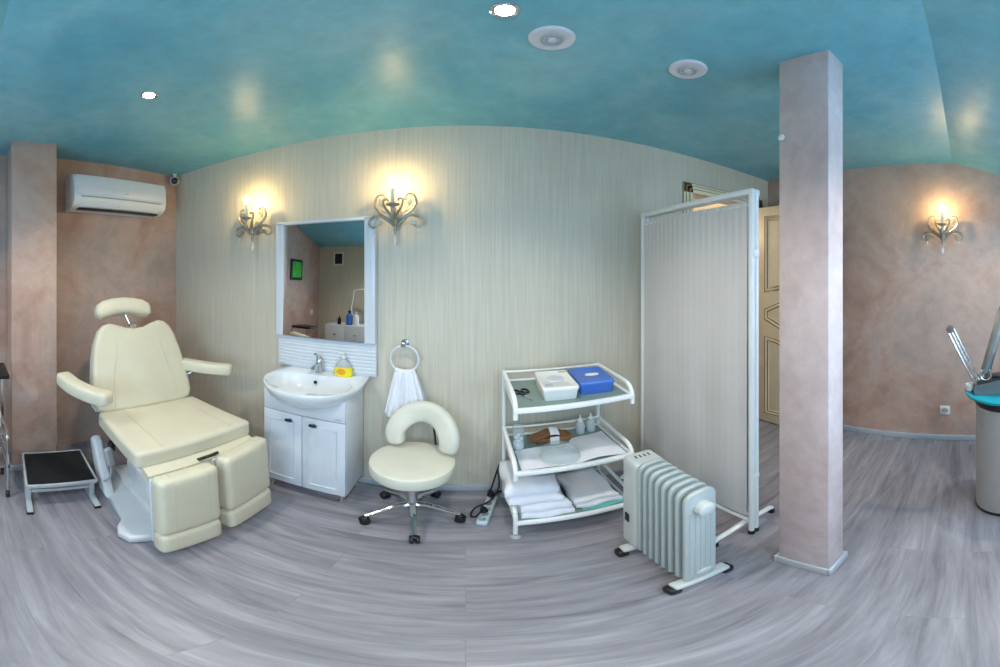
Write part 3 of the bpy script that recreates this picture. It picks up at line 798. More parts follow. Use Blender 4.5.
# tap
t = thing('tap', 'small chrome mixer tap at the back of the basin', 'tap', (-0.885, 1.79, ZB))
b = B().lathe([(0, 0), (0.027, 0), (0.027, 0.006), (0.022, 0.01), (0.020, 0.06), (0.022, 0.085), (0.017, 0.095), (0, 0.097)], (-0.885, 1.79, ZB), 20)
b.tube([(-0.885, 1.79, ZB+.05), (-0.885, 1.74, ZB+.062), (-0.885, 1.69, ZB+.052)], [0.013, 0.012, 0.010], 10, smooth=4)
obj('spout', b, 'chrome', t)
b = B().rbox((0, 0, 0), (0.024, 0.085, 0.014), 0.006, 0, 8); b.bm.transform(T(-0.885, 1.772, ZB+.118) @ rotm(R(-28), 0, 0))
b.lathe([(0, 0), (0.02, 0), (0.02, 0.012), (0.012, 0.02), (0, 0.021)], (-0.885, 1.79, ZB+.093), 18)
obj('lever', b, 'chrome', t)
# soap
t = thing('soap_bottle', 'clear pump bottle of yellow liquid soap on the basin', 'soap bottle', (-0.722, 1.788, ZB))
c = (-0.722, 1.788, ZB)
obj('body', B().lathe([(0, 0), (0.040, 0), (0.046, 0.006), (0.046, 0.03), (0.042, 0.062), (0.0, 0.062)], c, 24, None, 1.3, 0.75), 'yellow', t)
obj('neck', B().lathe([(0.042, 0.062), (0.034, 0.082), (0.018, 0.1), (0.013, 0.105), (0.013, 0.118), (0, 0.118)], c, 24, None, 1.3, 0.75), 'clear_plastic', t)
obj('label_patch', B().lathe([(0, 0), (0.028, 0), (0.028, 0.002), (0, 0.002)], (c[0], c[1]-.0345, c[2]+.036), 20, rotm(PI/2, 0, 0), 1, 0.7), 'orange', t)
b = B().lathe([(0, 0.118), (0.014, 0.118), (0.014, 0.128), (0.004, 0.13), (0.004, 0.146), (0.010, 0.147), (0.010, 0.154), (0, 0.155)], c, 16)
b.tube([(c[0], c[1], c[2]+.15), (c[0]-.028, c[1]-.01, c[2]+.147)], 0.004, 6)
obj('pump', b, 'white_plastic', t)
# mirror with its panel
MX0, MX1, MZ0, MZ1, MY = -1.215, -0.525, 1.098, 1.853, 1.818
t = thing('mirror', 'tall wall mirror in a white frame above the basin', 'mirror', (-0.87, YB, MZ0))
b = B()
b.b2((MX0, MY, MZ0-.005), (MX1, YB-.002, MZ1), 0.002)
for x0, x1 in ((MX0, MX0+.056), (MX1-.066, MX1)):
    b.b2((x0, MY-.024, MZ0-.005), (x1, MY+.004, MZ1), 0.002)
    for k in range(3): b.b2((x0+.012+k*.014, MY-.0265, MZ0), (x0+.018+k*.014, MY-.02, MZ1), 0.001, 1)
b.b2((MX0, MY-.024, MZ1-.014), (MX1, MY+.004, MZ1+.006), 0.002)
obj('frame', b, 'white_paint', t)
tilt = R(1.6)
b = B().box((0, 0, 0), (MX1-MX0-.118, 0.004, MZ1-MZ0-.012)); b.bm.transform(T((MX0+MX1-.01)/2, MY-.0125, (MZ0+MZ1)/2-.004) @ Matrix.Rotation(-tilt, 4, 'X'))
obj('glass', b, 'mirror', t)
t = thing('splash_panel', 'white ribbed panel on the wall between mirror and basin', 'wall panel', (-0.87, YB, 0.872))
b = B().b2((MX0, MY+.004, 0.874), (MX1, YB-.001, MZ0-.008), 0.002)
for k in range(9): b.b2((MX0+.004, MY, 0.888+k*.023), (MX1-.004, MY+.006, 0.903+k*.023), 0.002, 1)
obj('board', b, 'white_paint', t)
# towel ring and towel
t = thing('towel_ring', 'chrome towel ring on the wall beside the washstand', 'towel ring', (-0.357, YB, 1.09))
b = B().lathe([(0, 0), (0.024, 0), (0.024, 0.008), (0.012, 0.014), (0.010, 0.05), (0.014, 0.054), (0.014, 0.064), (0, 0.066)], (-0.355, YB, 1.10), 18, rotm(PI/2, 0, 0))
obj('mount', b, 'chrome', t)
rc = Vector((-0.35, 1.800, 1.01)); rr = 0.083
obj('ring', B().tube([(rc.x+rr*math.sin(a), rc.y, rc.z+rr*math.cos(a)) for a in [2*PI*k/40 for k in range(40)]], 0.0065, 10, closed=True), 'white_paint', t, label='pale ring')
def towel(u, v):
    z = 0.94-0.285*v
    hw = 0.058+0.066*v**0.9
    x = -0.345+0.005*v+(u-0.5)*2*hw
    fold = 0.012*math.sin(u*17+1.5*v)+0.008*math.sin(u*31+0.6)
    if u > 0.62: z += 0.02*v*(u-0.62)*3
    z -= 0.012*v*math.sin(u*5)
    return (x, 1.795-0.012*math.sin(PI*min(1, v*6)/2)-0.004-0.02*v+fold*(0.4+0.8*v), z)
def towel2(u, v):
    x, y, z = towel(u, v); return (x*1.0+0.012*v, 1.795+(1.795-y)*0.5+0.006, z-0.03*v)
b = B().sheet(towel, 40, 24, 0.004); b.sheet(towel2, 40, 24, 0.004)
b.tube([(-0.345+0.058*(2*k/10-1), 1.795, 0.937-0.012*math.sin(PI*k/10)+0.006) for k in range(11)], 0.016, 8)
tag(obj('hand_towel', b, 'fabric', origin=(-0.345, 1.795, 0.66)), 'small white hand towel hanging through the towel ring', 'towel')

# ------------------------------------------------------------------ round stool
t = thing('swivel_stool', 'ivory round swivel stool with curved back pad and chrome star base', 'stool', (-0.262, 1.545, 0))
c = Vector((-0.262, 1.545, 0))
b = B().lathe([(0, 0.398), (0.198, 0.398), (0.208, 0.403), (0.213, 0.416), (0.214, 0.458), (0.211, 0.470), (0.203, 0.476), (0.19, 0.479), (0.10, 0.482), (0, 0.483)], c, 56)
obj('seat', b, 'stool_vinyl', t)
b = B().lathe([(0, 0.370), (0.10, 0.370), (0.196, 0.386), (0.199, 0.398), (0, 0.398)], c, 48)
obj('seat_pan', b, 'chrome', t)
b = B().lathe([(0, 0.10), (0.03, 0.10), (0.034, 0.12), (0.028, 0.14), (0.026, 0.24), (0.018, 0.245), (0.018, 0.30), (0.03, 0.33), (0.045, 0.370), (0, 0.370)], c, 24)
obj('gas_column', b, 'chrome', t)
for k in range(5):
    a = R(210+72*k); d = Vector((math.cos(a), math.sin(a), 0))
    b = B().tube([c+Vector((0, 0, 0.125))+d*0.02, c+Vector((0, 0, 0.12))+d*0.09, c+Vector((0, 0, 0.09))+d*0.17, c+Vector((0, 0, 0.068))+d*0.238], [0.02, 0.018, 0.014, 0.011], 8, smooth=4)
    g = obj('leg', b, 'chrome', t)
    e = c+d*0.238
    sd = Vector((-d.y, d.x, 0)); b = B()
    for s in (-1, 1):
        b.lathe([(0, -0.009), (0.024, -0.009), (0.027, -0.004), (0.027, 0.006), (0.022, 0.009), (0, 0.009)], e+sd*0.014*s+Vector((0, 0, 0.027)), 18, Matrix.Rotation(a, 4, 'Z') @ Matrix.Rotation(PI/2, 4, 'X'))
    b.rbox(e+Vector((0, 0, 0.042)), (0.04, 0.026, 0.036), 0.012, 0, 8)
    b.tube([e+Vector((0, 0, 0.05)), e+Vector((0, 0, 0.07))], 0.008, 8)
    obj('caster', b, 'black', g)
# horseshoe back pad, standing behind the seat and wrapping round it
def pad_arc(a, rad):
    return (rad*math.cos(a), rad*math.sin(a))
FB = T(-0.215, 1.690, 0.552) @ Matrix.Rotation(R(-14), 4, 'Z') @ Matrix.Rotation(R(-4), 4, 'X')
rings = []; n = 40
for k in range(-4, n+5):
    f = max(0, min(n, k))/n; a = PI+0.22-(PI+0.44)*f
    ex = 1.0; off = 0
    if k < 0: q = -k/4; ex = math.sqrt(max(0.02, 1-q*q)); off = -q
    if k > n: q = (k-n)/4; ex = math.sqrt(max(0.02, 1-q*q)); off = q
    wd = (0.052+0.012*math.sin(PI*f))*ex; th = 0.038*ex
    cx, cz = 0.153*math.cos(a), 0.152*math.sin(a)+0.016
    tn = Vector((math.sin(a), 0, -math.cos(a)))
    nr = Vector((math.cos(a), 0, math.sin(a)))
    bend = -0.65*(cx*cx)/0.15*0.55                     # the two ends come forward round the seat
    p = Vector((cx, bend, cz))+tn*off*0.045
    ring = []
    for j in range(18):
        w_ = 2*PI*j/18; cw, sw = math.cos(w_), math.sin(w_)
        ring.append(FB @ (p+nr*math.copysign(abs(cw)**0.7, cw)*wd+Vector((0, 1, 0))*math.copysign(abs(sw)**0.7, sw)*th))
    rings.append(ring)
obj('backrest', B().loft(rings), 'stool_vinyl', t)
b = B().tube([(-0.24, 1.60, 0.376), (-0.20, 1.72, 0.375), (-0.168, 1.728, 0.40), (-0.165, 1.732, 0.50), (-0.18, 1.725, 0.66)], 0.010, 8, smooth=5, flat=0.6)
obj('back_bracket', b, 'black', t)

# ------------------------------------------------------------------ power strip and plugs
t = thing('power_strip', 'pale power strip lying on the floor between stool and white cart', 'power strip', (0.14, 1.61, 0))
pa, pb = Vector((0.072, 1.470, 0)), Vector((0.150, 1.745, 0))
d = (pb-pa); ln = d.length; an = math.atan2(d.y, d.x); mid = (pa+pb)/2
FP = T(mid.x, mid.y, 0) @ Matrix.Rotation(an, 4, 'Z')
b = B().rbox((0, 0, 0.02), (ln, 0.058, 0.038), 0.012, 0, 10); b.bm.transform(FP); obj('body', b, 'strip', t)
for k in range(4):
    b = B().lathe([(0, 0), (0.019, 0), (0.019, 0.003), (0.015, 0.003), (0.013, 0.001), (0, 0.001)], (-0.115+k*0.052, 0, 0.038), 18); b.bm.transform(FP); obj('socket', b, 'grey_plastic', t)
b = B().rbox((0.115, 0, 0.041), (0.03, 0.022, 0.012), 0.004, 0, 6); b.bm.transform(FP); obj('switch', b, 'red', t)
b = B().tube([FP @ Vector((0.15, 0, 0.02)), (0.185, 1.805, 0.012), (0.30, 1.825, 0.01), (0.5, 1.825, 0.01), (0.7, 1.825, 0.01)], 0.005, 7, smooth=5)
obj('cord', b, 'black', t)
def cable(name, pts, plug, dirv, label):
    t = thing(name, label, 'cable', (pts[0][0], pts[0][1], 0))
    obj('cord', B().tube(pts, 0.0055, 7, smooth=6), 'black', t)
    dv = Vector(dirv).normalized(); p = Vector(plug)
    obj('plug', B().tube([p-dv*0.05, p-dv*0.03, p-dv*0.008, p, p+dv*0.006], [0.008, 0.015, 0.019, 0.021, 0.018], 12), 'black', t)
cable('plug_cable', [(0.195, 1.815, 0.26), (0.17, 1.77, 0.21), (0.145, 1.71, 0.16), (0.133, 1.69, 0.13)], (0.133, 1.69, 0.085), (0.02, 0.02, -1), 'black plug and cord standing in the red-switched end of the power strip')
cable('appliance_cord', [(0.185, 1.82, 0.20), (0.185, 1.76, 0.10), (0.13, 1.655, 0.065), (0.05, 1.60, 0.05), (0.025, 1.54, 0.04), (0.045, 1.50, 0.06), (0.075, 1.51, 0.10)], (0.09, 1.53, 0.085), (0.2, 0.2, -1), 'looped black cord plugged into the near end of the power strip')

# ------------------------------------------------------------------ white cart
KX0, KX1, KY0, KY1 = 0.215, 0.785, 1.36, 1.775
t = thing('shelf_cart', 'white tubular three-tier cart with glass shelves against the cream wall', 'cart', ((KX0+KX1)/2, 1.57, 0))
LV = [0.125, 0.51, 0.885]
for x in (KX0, KX1):
    obj('post', B().tube([(x, KY1, 0.03), (x, KY1, 0.945)], 0.011, 8), 'tube_white', t)
    b = B().tube([(x, KY0, 0.03), (x, KY0, 0.16), (x, KY0+.015, 0.195), (x, KY0+.05, 0.215), (x, KY1, 0.23)], 0.011, 8, smooth=4)
    obj('front_leg', b, 'tube_white', t)
    for z in LV[1:]:
        b = B().tube([(x, KY1, z+.06), (x, KY0+.10, z+.06), (x, KY0+.04, z+.052), (x, KY0+.008, z+.025), (x, KY0, z-.01), (x, KY0, z-.045)], 0.0115, 8, smooth=5)
        obj('side_rail', b, 'tube_white', t)
    for y in (KY0, KY1):
        b = B().lathe([(0, 0), (0.024, 0), (0.026, 0.006), (0.022, 0.014), (0.012, 0.02), (0.012, 0.034), (0, 0.034)], (x, y, 0), 18)
        obj('foot', b, 'grey_plastic', t)
for z in LV:
    b = B()
    b.b2((KX0-.008, KY0-.012, z-.012), (KX1+.008, KY0+.012, z+.012), 0.004); b.b2((KX0, KY1-.012, z-.012), (KX1, KY1+.006, z+.012), 0.004)
    b.b2((KX0-.004, KY0, z-.012), (KX0+.014, KY1, z+.012), 0.004); b.b2((KX1-.014, KY0, z-.012), (KX1+.004, KY1, z+.012), 0.004)
    o = obj('shelf_frame', b, 'tube_white', t)
    obj('shelf_pane', B().b2((KX0+.012, KY0+.01, z-.003), (KX1-.012, KY1-.01, z+.005)), 'shelf_glass', o)
    obj('back_rail', B().tube([(KX0, KY1, z+.06), (KX1, KY1, z+.06)], 0.007, 8), 'tube_white', t)

S1, S2, S3 = LV[2]+.005, LV[1]+.005, LV[0]+.005
# sterilising boxes
def tub(name, label, x0, x1, y0, y1, h, body, lid, cat='box', rz=0.0):
    cx, cy = (x0+x1)/2, (y0+y1)/2
    t = thing(name, label, cat, (cx, cy, S1), rz)
    wx, wy = x1-x0, y1-y0
    r4 = lambda k, z: [(sx*(wx/2*k-.012)+.012*math.cos(a), sy*(wy/2*k-.012)+.012*math.sin(a), z) for sx, sy, a0 in ((1, 1, 0), (-1, 1, 90), (-1, -1, 180), (1, -1, 270)) for a in [R(a0+q*22.5) for q in range(5)]]
    obj('body', B().loft([r4(0.88, 0.0005), r4(0.9, 0.004), r4(0.97, h-.022)]), body, t, world=False)
    l = obj('lid', B().loft([r4(1.0, h-.022), r4(1.01, h-.018), r4(1.01, h-.006), r4(0.985, h-.001), r4(0.93, h), r4(0.90, h-.003)]), lid, t, world=False)
    return t, l, wx, wy, h
t, l, wx, wy, h = tub('sterilizing_box', 'white lidded sterilizing box beside the blue box on the top shelf', 0.360, 0.535, 1.415, 1.68, 0.078, 'white_plastic', 'white_plastic', rz=R(-3))
b = B().lathe([(0, 0), (0.045, 0), (0.045, 0.005), (0.03, 0.008), (0.012, 0.006), (0, 0.006)], (0, 0, h-.004), 24); obj('dial', b, 'white_paint', l, world=False)
for x, y in ((-0.05, -0.085), (0.06, 0.10)): obj('catch', B().box((x, y, h), (0.04, 0.012, 0.006), 0.002), 'grey_plastic', l, world=False)
t, l, wx, wy, h = tub('plastic_box', 'blue lidded plastic box at the right end of the top shelf', 0.552, 0.736, 1.440, 1.685, 0.076, 'blue', M['blue'], rz=R(-4))
b = B().lathe([(0, 0), (0.035, 0), (0.034, 0.002), (0, 0.0022)], (0.01, 0.0, h-.003), 24, None, 1.1, 0.6); obj('emblem', b, 'paper', l, world=False, label='white oval emblem')
# scissors
t = thing('scissors', 'black-handled scissors lying on the top shelf', 'scissors', (0.285, 1.53, S1), R(12))
b = B()
for s in (-1, 1): b.tube([(0.024*s+0.018*math.cos(a), 0.05+0.026*math.sin(a), 0.006) for a in [2*PI*k/20 for k in range(20)]], 0.0055, 7, closed=True)
for s in (-1, 1): b.tube([(0.014*s, 0.028, 0.006), (0.004*s, -0.005, 0.006)], 0.005, 7)
obj('handle', b, 'black', t, world=False)
b = B()
for s in (-1, 1): b.pad([(-0.005*s, 0.0), (0.006*s, 0.0), (0.004*s+.004, -0.05), (0.006+.002*s, -0.085), (-0.001*s, -0.045)][::s], 0.003, 0.0, T(0, 0, 0.004+.0015*s))
obj('blade', b, 'chrome', t, world=False)
# middle shelf: jar, roll, bottles, sheet, bowl
t = thing('glass_jar', 'tall clear glass jar with pale contents at the left end of the middle shelf', 'jar', (0.268, 1.60, S2))
c = (0.268, 1.60, S2)
obj('body', B().lathe([(0, 0), (0.027, 0), (0.031, 0.005), (0.031, 0.15), (0.033, 0.154), (0.029, 0.154), (0.0285, 0.008), (0, 0.008)], c, 26), 'glass', t)
b = B().lathe([(0, 0.009), (0.026, 0.009), (0.0275, 0.015), (0.0275, 0.045), (0.024, 0.055), (0, 0.058)], c, 20)
for a, rr_, zz in ((0.3, 0.014, 0.07), (2.4, 0.013, 0.078), (4.5, 0.014, 0.066), (1.4, 0.011, 0.092)): b.rbox((c[0]+.012*math.cos(a), c[1]+.012*math.sin(a), c[2]+zz), (rr_*2, rr_*2, rr_*1.7), 0.011, 0, 6)
obj('contents', b, 'fabric', t)
t = thing('leather_pouch', 'brown leather pouch with a white paper band on the middle shelf', 'pouch', (0.46, 1.66, S2))
pts = [(0.335, 1.615, S2+.052), (0.37, 1.64, S2+.072), (0.43, 1.665, S2+.078), (0.50, 1.68, S2+.066), (0.555, 1.69, S2+.04)]
b = B()
def pouch(u, v):
    x = 0.335+0.235*u; y = 1.60+0.03*u+0.11*v
    return (x, y, S2+.010+0.072*math.sin(PI*(0.18+0.72*u))*(0.4+0.6*math.sin(PI*min(1, 0.15+v*0.85)))-0.006*math.sin(9*u))
b.sheet(pouch, 20, 10, 0.01); b.rbox((0.46, 1.665, S2+.022), (0.20, 0.10, 0.04), 0.015, 0, 8)
obj('flap', b, 'leather_brown', t)
def band(u, v):
    x, y, z = pouch(0.45+0.22*u, v); return (x, y-.004, z+.005)
b = B().sheet(band, 6, 10, 0.003); b.rbox((0.462, 1.604, S2+.03), (0.05, 0.006, 0.052), 0.002, 0, 4)
obj('paper_band', b, 'paper', t)
def small_bottle():
    t = thing('dropper_bottle', '', 'bottle', (0, 0, 0), 0, 'small clear bottles on the middle shelf')
    obj('body', B().lathe([(0, 0), (0.025, 0), (0.027, 0.004), (0.027, 0.065), (0.022, 0.08), (0.012, 0.09), (0, 0.09)], n=20), 'clear_plastic', t, world=False)
    obj('liquid', B().lathe([(0, 0.004), (0.023, 0.004), (0.023, 0.05), (0, 0.05)], n=18), 'clear_plastic', t, world=False)
    obj('cap', B().lathe([(0.011, 0.088), (0.014, 0.09), (0.014, 0.102), (0.006, 0.108), (0.005, 0.128), (0, 0.13)], n=16), 'white_plastic', t, world=False)
    return t
sb = small_bottle(); sb.location = (0.64, 1.70, S2); sb['label'] = 'small clear bottle right beside the brown pouch on the middle shelf'
copy_thing(sb, (0.708, 1.71, S2), 0, 'small clear bottle next to the right side rail of the middle shelf')
def sheet2(u, v):
    x = 0.245+0.515*u; y = 1.376+0.205*v+0.09*v*(1 if u > .58 else 0.25)*u
    z = S2+.004+0.006*math.sin(u*7+v*3)**2+(0.022*math.sin(PI*min(1, (u-.55)/.42))*math.sin(PI*min(1, .2+v*.8)) if u > .55 else 0)
    return (x, y, z)
tag(obj('paper_cloth', B().sheet(sheet2, 44, 20, 0.003), 'fabric', origin=(0.5, 1.46, S2)), 'white cloth spread over the front of the middle shelf', 'cloth')
t = thing('glass_bowl', 'upturned clear glass bowl on the white cloth of the middle shelf', 'bowl', (0.445, 1.465, S2+.012))
pr = [(0.098, 0.0), (0.101, 0.003), (0.097, 0.024), (0.082, 0.050), (0.058, 0.066), (0.036, 0.069), (0.035, 0.075), (0.03, 0.075), (0.03, 0.068), (0.0, 0.067)]
obj('shell', B().lathe([(0.096, 0.001)]+pr, (0.445, 1.465, S2+.014), 40), 'glass', t)
obj('rim', B().tube([(0.445+0.099*math.cos(a), 1.465+0.099*math.sin(a), S2+.016) for a in [2*PI*k/40 for k in range(40)]], 0.003, 6, closed=True), 'crystal', t)
# bottom shelf: towels left, papers right
def folded(name, label, x0, x1, y0, y1, z0, h, droop, mat='fabric', sg=0.0, group=None):
    def top(u, v):
        x = x0+(x1-x0)*u+0.008*math.sin(v*9+sg); y = y0+(y1-y0)*v+0.006*math.sin(u*8+sg)
        e = min(1, min(u, 1-u)*9)*min(1, min(v, 1-v)*9)
        return x, y, e
    def up(u, v):
        x, y, e = top(u, v)
        return (x, y, z0+h*(0.55+0.45*math.sqrt(max(0, e)))+0.006*math.sin(u*6+sg)*math.sin(v*5+sg)-droop*max(0, 0.25-v)*4*max(0, 0.5-u)*2)
    def down(u, v):
        x, y, e = top(u, v); return (x, y, z0+0.001-droop*max(0, 0.25-v)*4*max(0, 0.5-u)*2)
    t = bmesh.new(); nu, nv = 18, 14
    g = [[t.verts.new(up(i/nu, j/nv)) for j in range(nv+1)] for i in range(nu+1)]
    g2 = [[t.verts.new(down(i/nu, j/nv)) for j in range(nv+1)] for i in range(nu+1)]
    for i in range(nu):
        for j in range(nv):
            t.faces.new((g[i][j], g[i+1][j], g[i+1][j+1], g[i][j+1])); t.faces.new((g2[i][j+1], g2[i+1][j+1], g2[i+1][j], g2[i][j]))
    for i in range(nu):
        t.faces.new((g[i+1][0], g[i][0], g2[i][0], g2[i+1][0])); t.faces.new((g[i][nv], g[i+1][nv], g2[i+1][nv], g2[i][nv]))
    for j in range(nv):
        t.faces.new((g[0][j], g[0][j+1], g2[0][j+1], g2[0][j])); t.faces.new((g[nu][j+1], g[nu][j], g2[nu][j], g2[nu][j+1]))
    bmesh.ops.recalc_face_normals(t, faces=list(t.faces))
    o = obj(name, B().merge(t), mat, origin=((x0+x1)/2, (y0+y1)/2, z0), sharp=60)
    return tag(o, label, 'towel' if 'towel' in name else 'sheet', group)
folded('folded_towel', 'lowest folded white towel at the left of the bottom shelf', 0.240, 0.490, 1.385, 1.73, S3, 0.05, 0, sg=1)
folded('folded_towel', 'second folded white towel in the left pile, directly on the lowest one', 0.238, 0.475, 1.392, 1.735, S3+.052, 0.058, 0, sg=2)
folded('folded_towel', 'bulky white towel on the left pile, under the topmost towel', 0.190, 0.445, 1.40, 1.742, S3+.114, 0.058, 0, sg=3)
folded('folded_towel', 'topmost folded white towel of the left pile on the bottom shelf', 0.182, 0.435, 1.41, 1.744, S3+.176, 0.055, 0, sg=4.4)
folded('folded_sheet', 'teal sheet sticking out beneath the white sheets on the bottom shelf', 0.53, 0.765, 1.385, 1.71, S3, 0.012, 0, 'teal_cloth', 1.2)
folded('folded_sheet', 'lower white folded sheet, directly on the teal sheet', 0.505, 0.745, 1.40, 1.72, S3+.016, 0.03, 0, 'paper', 2.2)
folded('folded_sheet', 'topmost white folded sheet of the right pile on the bottom shelf', 0.50, 0.735, 1.41, 1.73, S3+.05, 0.03, 0, 'paper', 3.1)

# ------------------------------------------------------------------ oil radiator
t = thing('oil_radiator', 'pale finned oil radiator on black-tipped feet in front of the folding screen', 'radiator', (0.685, 0.92, 0))
RX, RW = 0.682, 0.134
ry0, ry1 = 0.742, 1.03
def fin_outline(w, z0, z1, r=0.045):
    p = []
    for cx, cz, a0 in ((w/2-r, z1-r, 0), (-w/2+r, z1-r, 90), (-w/2+r*.6, z0+r*.6, 180), (w/2-r*.6, z0+r*.6, 270)):
        rr_ = r if cz > 0.4 else r*.6
        for q in range(6): a = R(a0+18*q); p.append((cx+rr_*math.cos(a), cz+rr_*math.sin(a)))
    return p
NF = 8
for k in range(NF):
    y = ry0+0.012+(ry1-ry0-.02)*k/(NF-1)
    b = B().pad(fin_outline(RW, 0.075, 0.700), 0.019, 0.007, T(RX, y, 0) @ Matrix.Rotation(PI/2, 4, 'X'), 3)
    if k == 0:
        for dx in (-.045, -.022, 0, .022, .045): b.rbox((RX+dx, y-.0095, 0.36), (0.014, 0.006, 0.46), 0.0028, 0, 8)
    else:
        for dx in (-.03, 0.03): b.rbox((RX+dx, y, 0.39), (0.03, 0.028, 0.56), 0.012, 0, 8)
    obj('fin', b, 'radiator', t)
for z in (0.14, 0.64): obj('oil_pipe', B().tube([(RX, ry0+.01, z), (RX, ry1+.01, z)], 0.024, 14), 'radiator', t)
b = B().rbox((RX, 1.092, 0.379), (RW+.004, 0.115, 0.612), 0.022, 0, 14)
cb = obj('control_box', b, 'radiator_light', t)
b = B().rbox((RX-RW/2-.003, 1.10, 0.30), (0.008, 0.03, 0.06), 0.003, 0, 6); obj('switch', b, 'black', cb)
b = B()
for k in range(4): b.box((RX-.03+.02*k, 1.10, 0.6855), (0.006, 0.022, 0.003), 0.001, 1)
obj('top_vent', b, 'black', cb)
b = B().lathe([(0, 0), (0.034, 0), (0.036, 0.005), (0.034, 0.028), (0.026, 0.034), (0, 0.035)], (RX, ry0+.003, 0.612), 28, rotm(PI/2, 0, 0))
obj('end_knob', b, 'radiator_light', t)
b = B().lathe([(0, 0), (0.03, 0), (0.03, 0.005), (0.022, 0.009), (0, 0.009)], (RX+.01, ry0+.004, 0.135), 24, rotm(PI/2, 0, 0), 1.1, 0.55)
obj('end_cap', b, 'radiator_light', t)
for y in (ry0+.02, 1.085):
    b = B().rbox((RX+.012, y, 0.052), (0.235, 0.05, 0.026), 0.01, 0.004, 10)
    for s in (-1, 1): b.tube([(RX+s*.03, y, 0.05), (RX+s*.03, y, 0.10)], 0.008, 8)
    f = obj('foot_bar', b, 'radiator_light', t)
    for s in (-1, 1):
        b = B().rbox((RX+.012+s*.115, y, 0.024), (0.05, 0.052, 0.048), 0.014, 0, 8)
        obj('foot_cap', b, 'black', f)

# ------------------------------------------------------------------ folding screen, both leaves folded together
t = thing('folding_screen', 'white cloth folding screen standing between cart and pillar', 'folding screen', (1.12, 1.33, 0))
NX = 1.104
def leaf(x, y0, y1, ph, first):
    zt = 1.895
    fr = B()
    fr.tube([(x, y0, 0.03), (x, y0, zt), ], 0.014, 10); fr.tube([(x, y1, 0.03), (x, y1, zt)], 0.014, 10)
    fr.b2((x-.014, y0-.014, zt-.014), (x+.014, y1+.014, zt+.014), 0.004)
    fr.tube([(x, y0, 0.115), (x, y1, 0.115)], 0.011, 8); fr.tube([(x, y0, zt-.06), (x, y1, zt-.06)], 0.006, 8)
    f = obj('leaf_frame', fr, 'tube_white', t)
    def cl(u, v):
        y = y0+0.018+(y1-y0-.036)*u; z = zt-.045-(zt-.045-.16)*v
        a = 0.0026*(1-v)**16+0.0004
        return (x-.006+a*math.sin(u*120+ph)+0.0035*math.sin(u*21+ph+1.2*v)*(0.3+v*0.7)+0.006*math.sin(u*8-2*v+ph), y, z)
    b = B().sheet(cl, 150, 14, 0.0025)
    obj('curtain', b, 'curtain', f, sharp=80)
    for y in (y0, y1):
        b = B().lathe([(0, 0), (0.017, 0), (0.017, 0.022), (0.013, 0.032), (0, 0.032)], (x, y, 0), 14)
        obj('foot_cap', b, 'black', f)
leaf(NX, 0.880, 1.770, 0.3, True)
leaf(NX+.033, 0.882, 1.775, 1.9, False)
for y in (0.925, 1.72):
    b = B().tube([(0.915, y, 0.035), (0.93, y, 0.05), (1.12, y, 0.072), (1.31, y, 0.05), (1.325, y, 0.035)], 0.0145, 10)
    f = obj('foot_bar', b, 'tube_white', t)
    for x in (0.918, 1.322):
        obj('foot_cap', B().lathe([(0, 0), (0.018, 0), (0.018, 0.03), (0.014, 0.036), (0, 0.036)], (x, y, 0), 14), 'black', f)
for z in (0.45, 1.6):
    obj('hinge', B().b2((NX-.004, 0.8635, z), (NX+.037, 0.8665, z+.03), 0.001), 'tube_white', t)

# ------------------------------------------------------------------ socket, sensor
t = thing('wall_socket', 'white wall socket low on the brown wall behind the grey pedestal', 'socket', (XR, 0.17, 0.31))
obj('plate', B().box((XR-.006, 0.168, 0.312), (0.012, 0.084, 0.084), 0.004), 'white_plastic', t)
b = B().lathe([(0, 0.003), (0.017, 0.003), (0.02, 0.006), (0.024, 0.006), (0.026, 0.0), (0, 0.0)], (XR-.012, 0.168, 0.312), 22, rotm(0, -PI/2, 0)); obj('socket_ring', b, 'grey_plastic', t)
b = B()
for s in (-1, 1): b.lathe([(0, 0), (0.003, 0), (0.003, 0.002), (0, 0.002)], (XR-.015, 0.168+.009*s, 0.312), 10, rotm(0, -PI/2, 0))
obj('socket_hole', b, 'black', t)
t = thing('wall_button', 'tiny white round button high on the side of the pink pillar', 'button', (PXa, 0.64, 2.02))
obj('cap', B().lathe([(0, 0), (0.014, 0), (0.014, 0.006), (0.009, 0.012), (0, 0.013)], (PXa, 0.64, 2.06), 16, rotm(0, -PI/2, 0)), 'white_plastic', t)
obj('ring', B().lathe([(0, 0), (0.018, 0), (0.018, 0.003), (0, 0.003)], (PXa, 0.64, 2.06), 16, rotm(0, -PI/2, 0)), 'grey_plastic', t)

# ------------------------------------------------------------------ pedestal with apparatus, cut by the right edge
GX, GY, GR = 1.70, -0.208, 0.153
t = thing('pedestal_cabinet', 'grey metal drum pedestal with a round teal top at the right edge', 'pedestal', (GX, GY, 0))
obj('drum', B().lathe([(0, 0.03), (GR, 0.03), (GR, 0.035), (GR, 0.775), (GR-.006, 0.782), (0, 0.782)], (GX, GY, 0), 56), 'grey_metal', t)
obj('plinth', B().lathe([(0, 0), (GR-.008, 0), (GR+.002, 0.008), (GR+.002, 0.03), (0, 0.03)], (GX, GY, 0), 48), 'black', t)
obj('collar', B().lathe([(0, 0.78), (GR-.02, 0.78), (GR+.008, 0.80), (GR+.012, 0.825), (GR-.01, 0.845), (0, 0.845)], (GX, GY, 0), 48), 'black', t)
obj('tray_top', B().lathe([(0, 0.845), (0.197, 0.845), (0.209, 0.852), (0.213, 0.866), (0.207, 0.872), (0.197, 0.866), (0, 0.864)], (GX, GY, 0), 56), 'teal', t)
t = thing('beauty_apparatus', 'dark grey apparatus with two swung up arms on the round teal top', 'apparatus', (1.70, -0.17, 0.866))
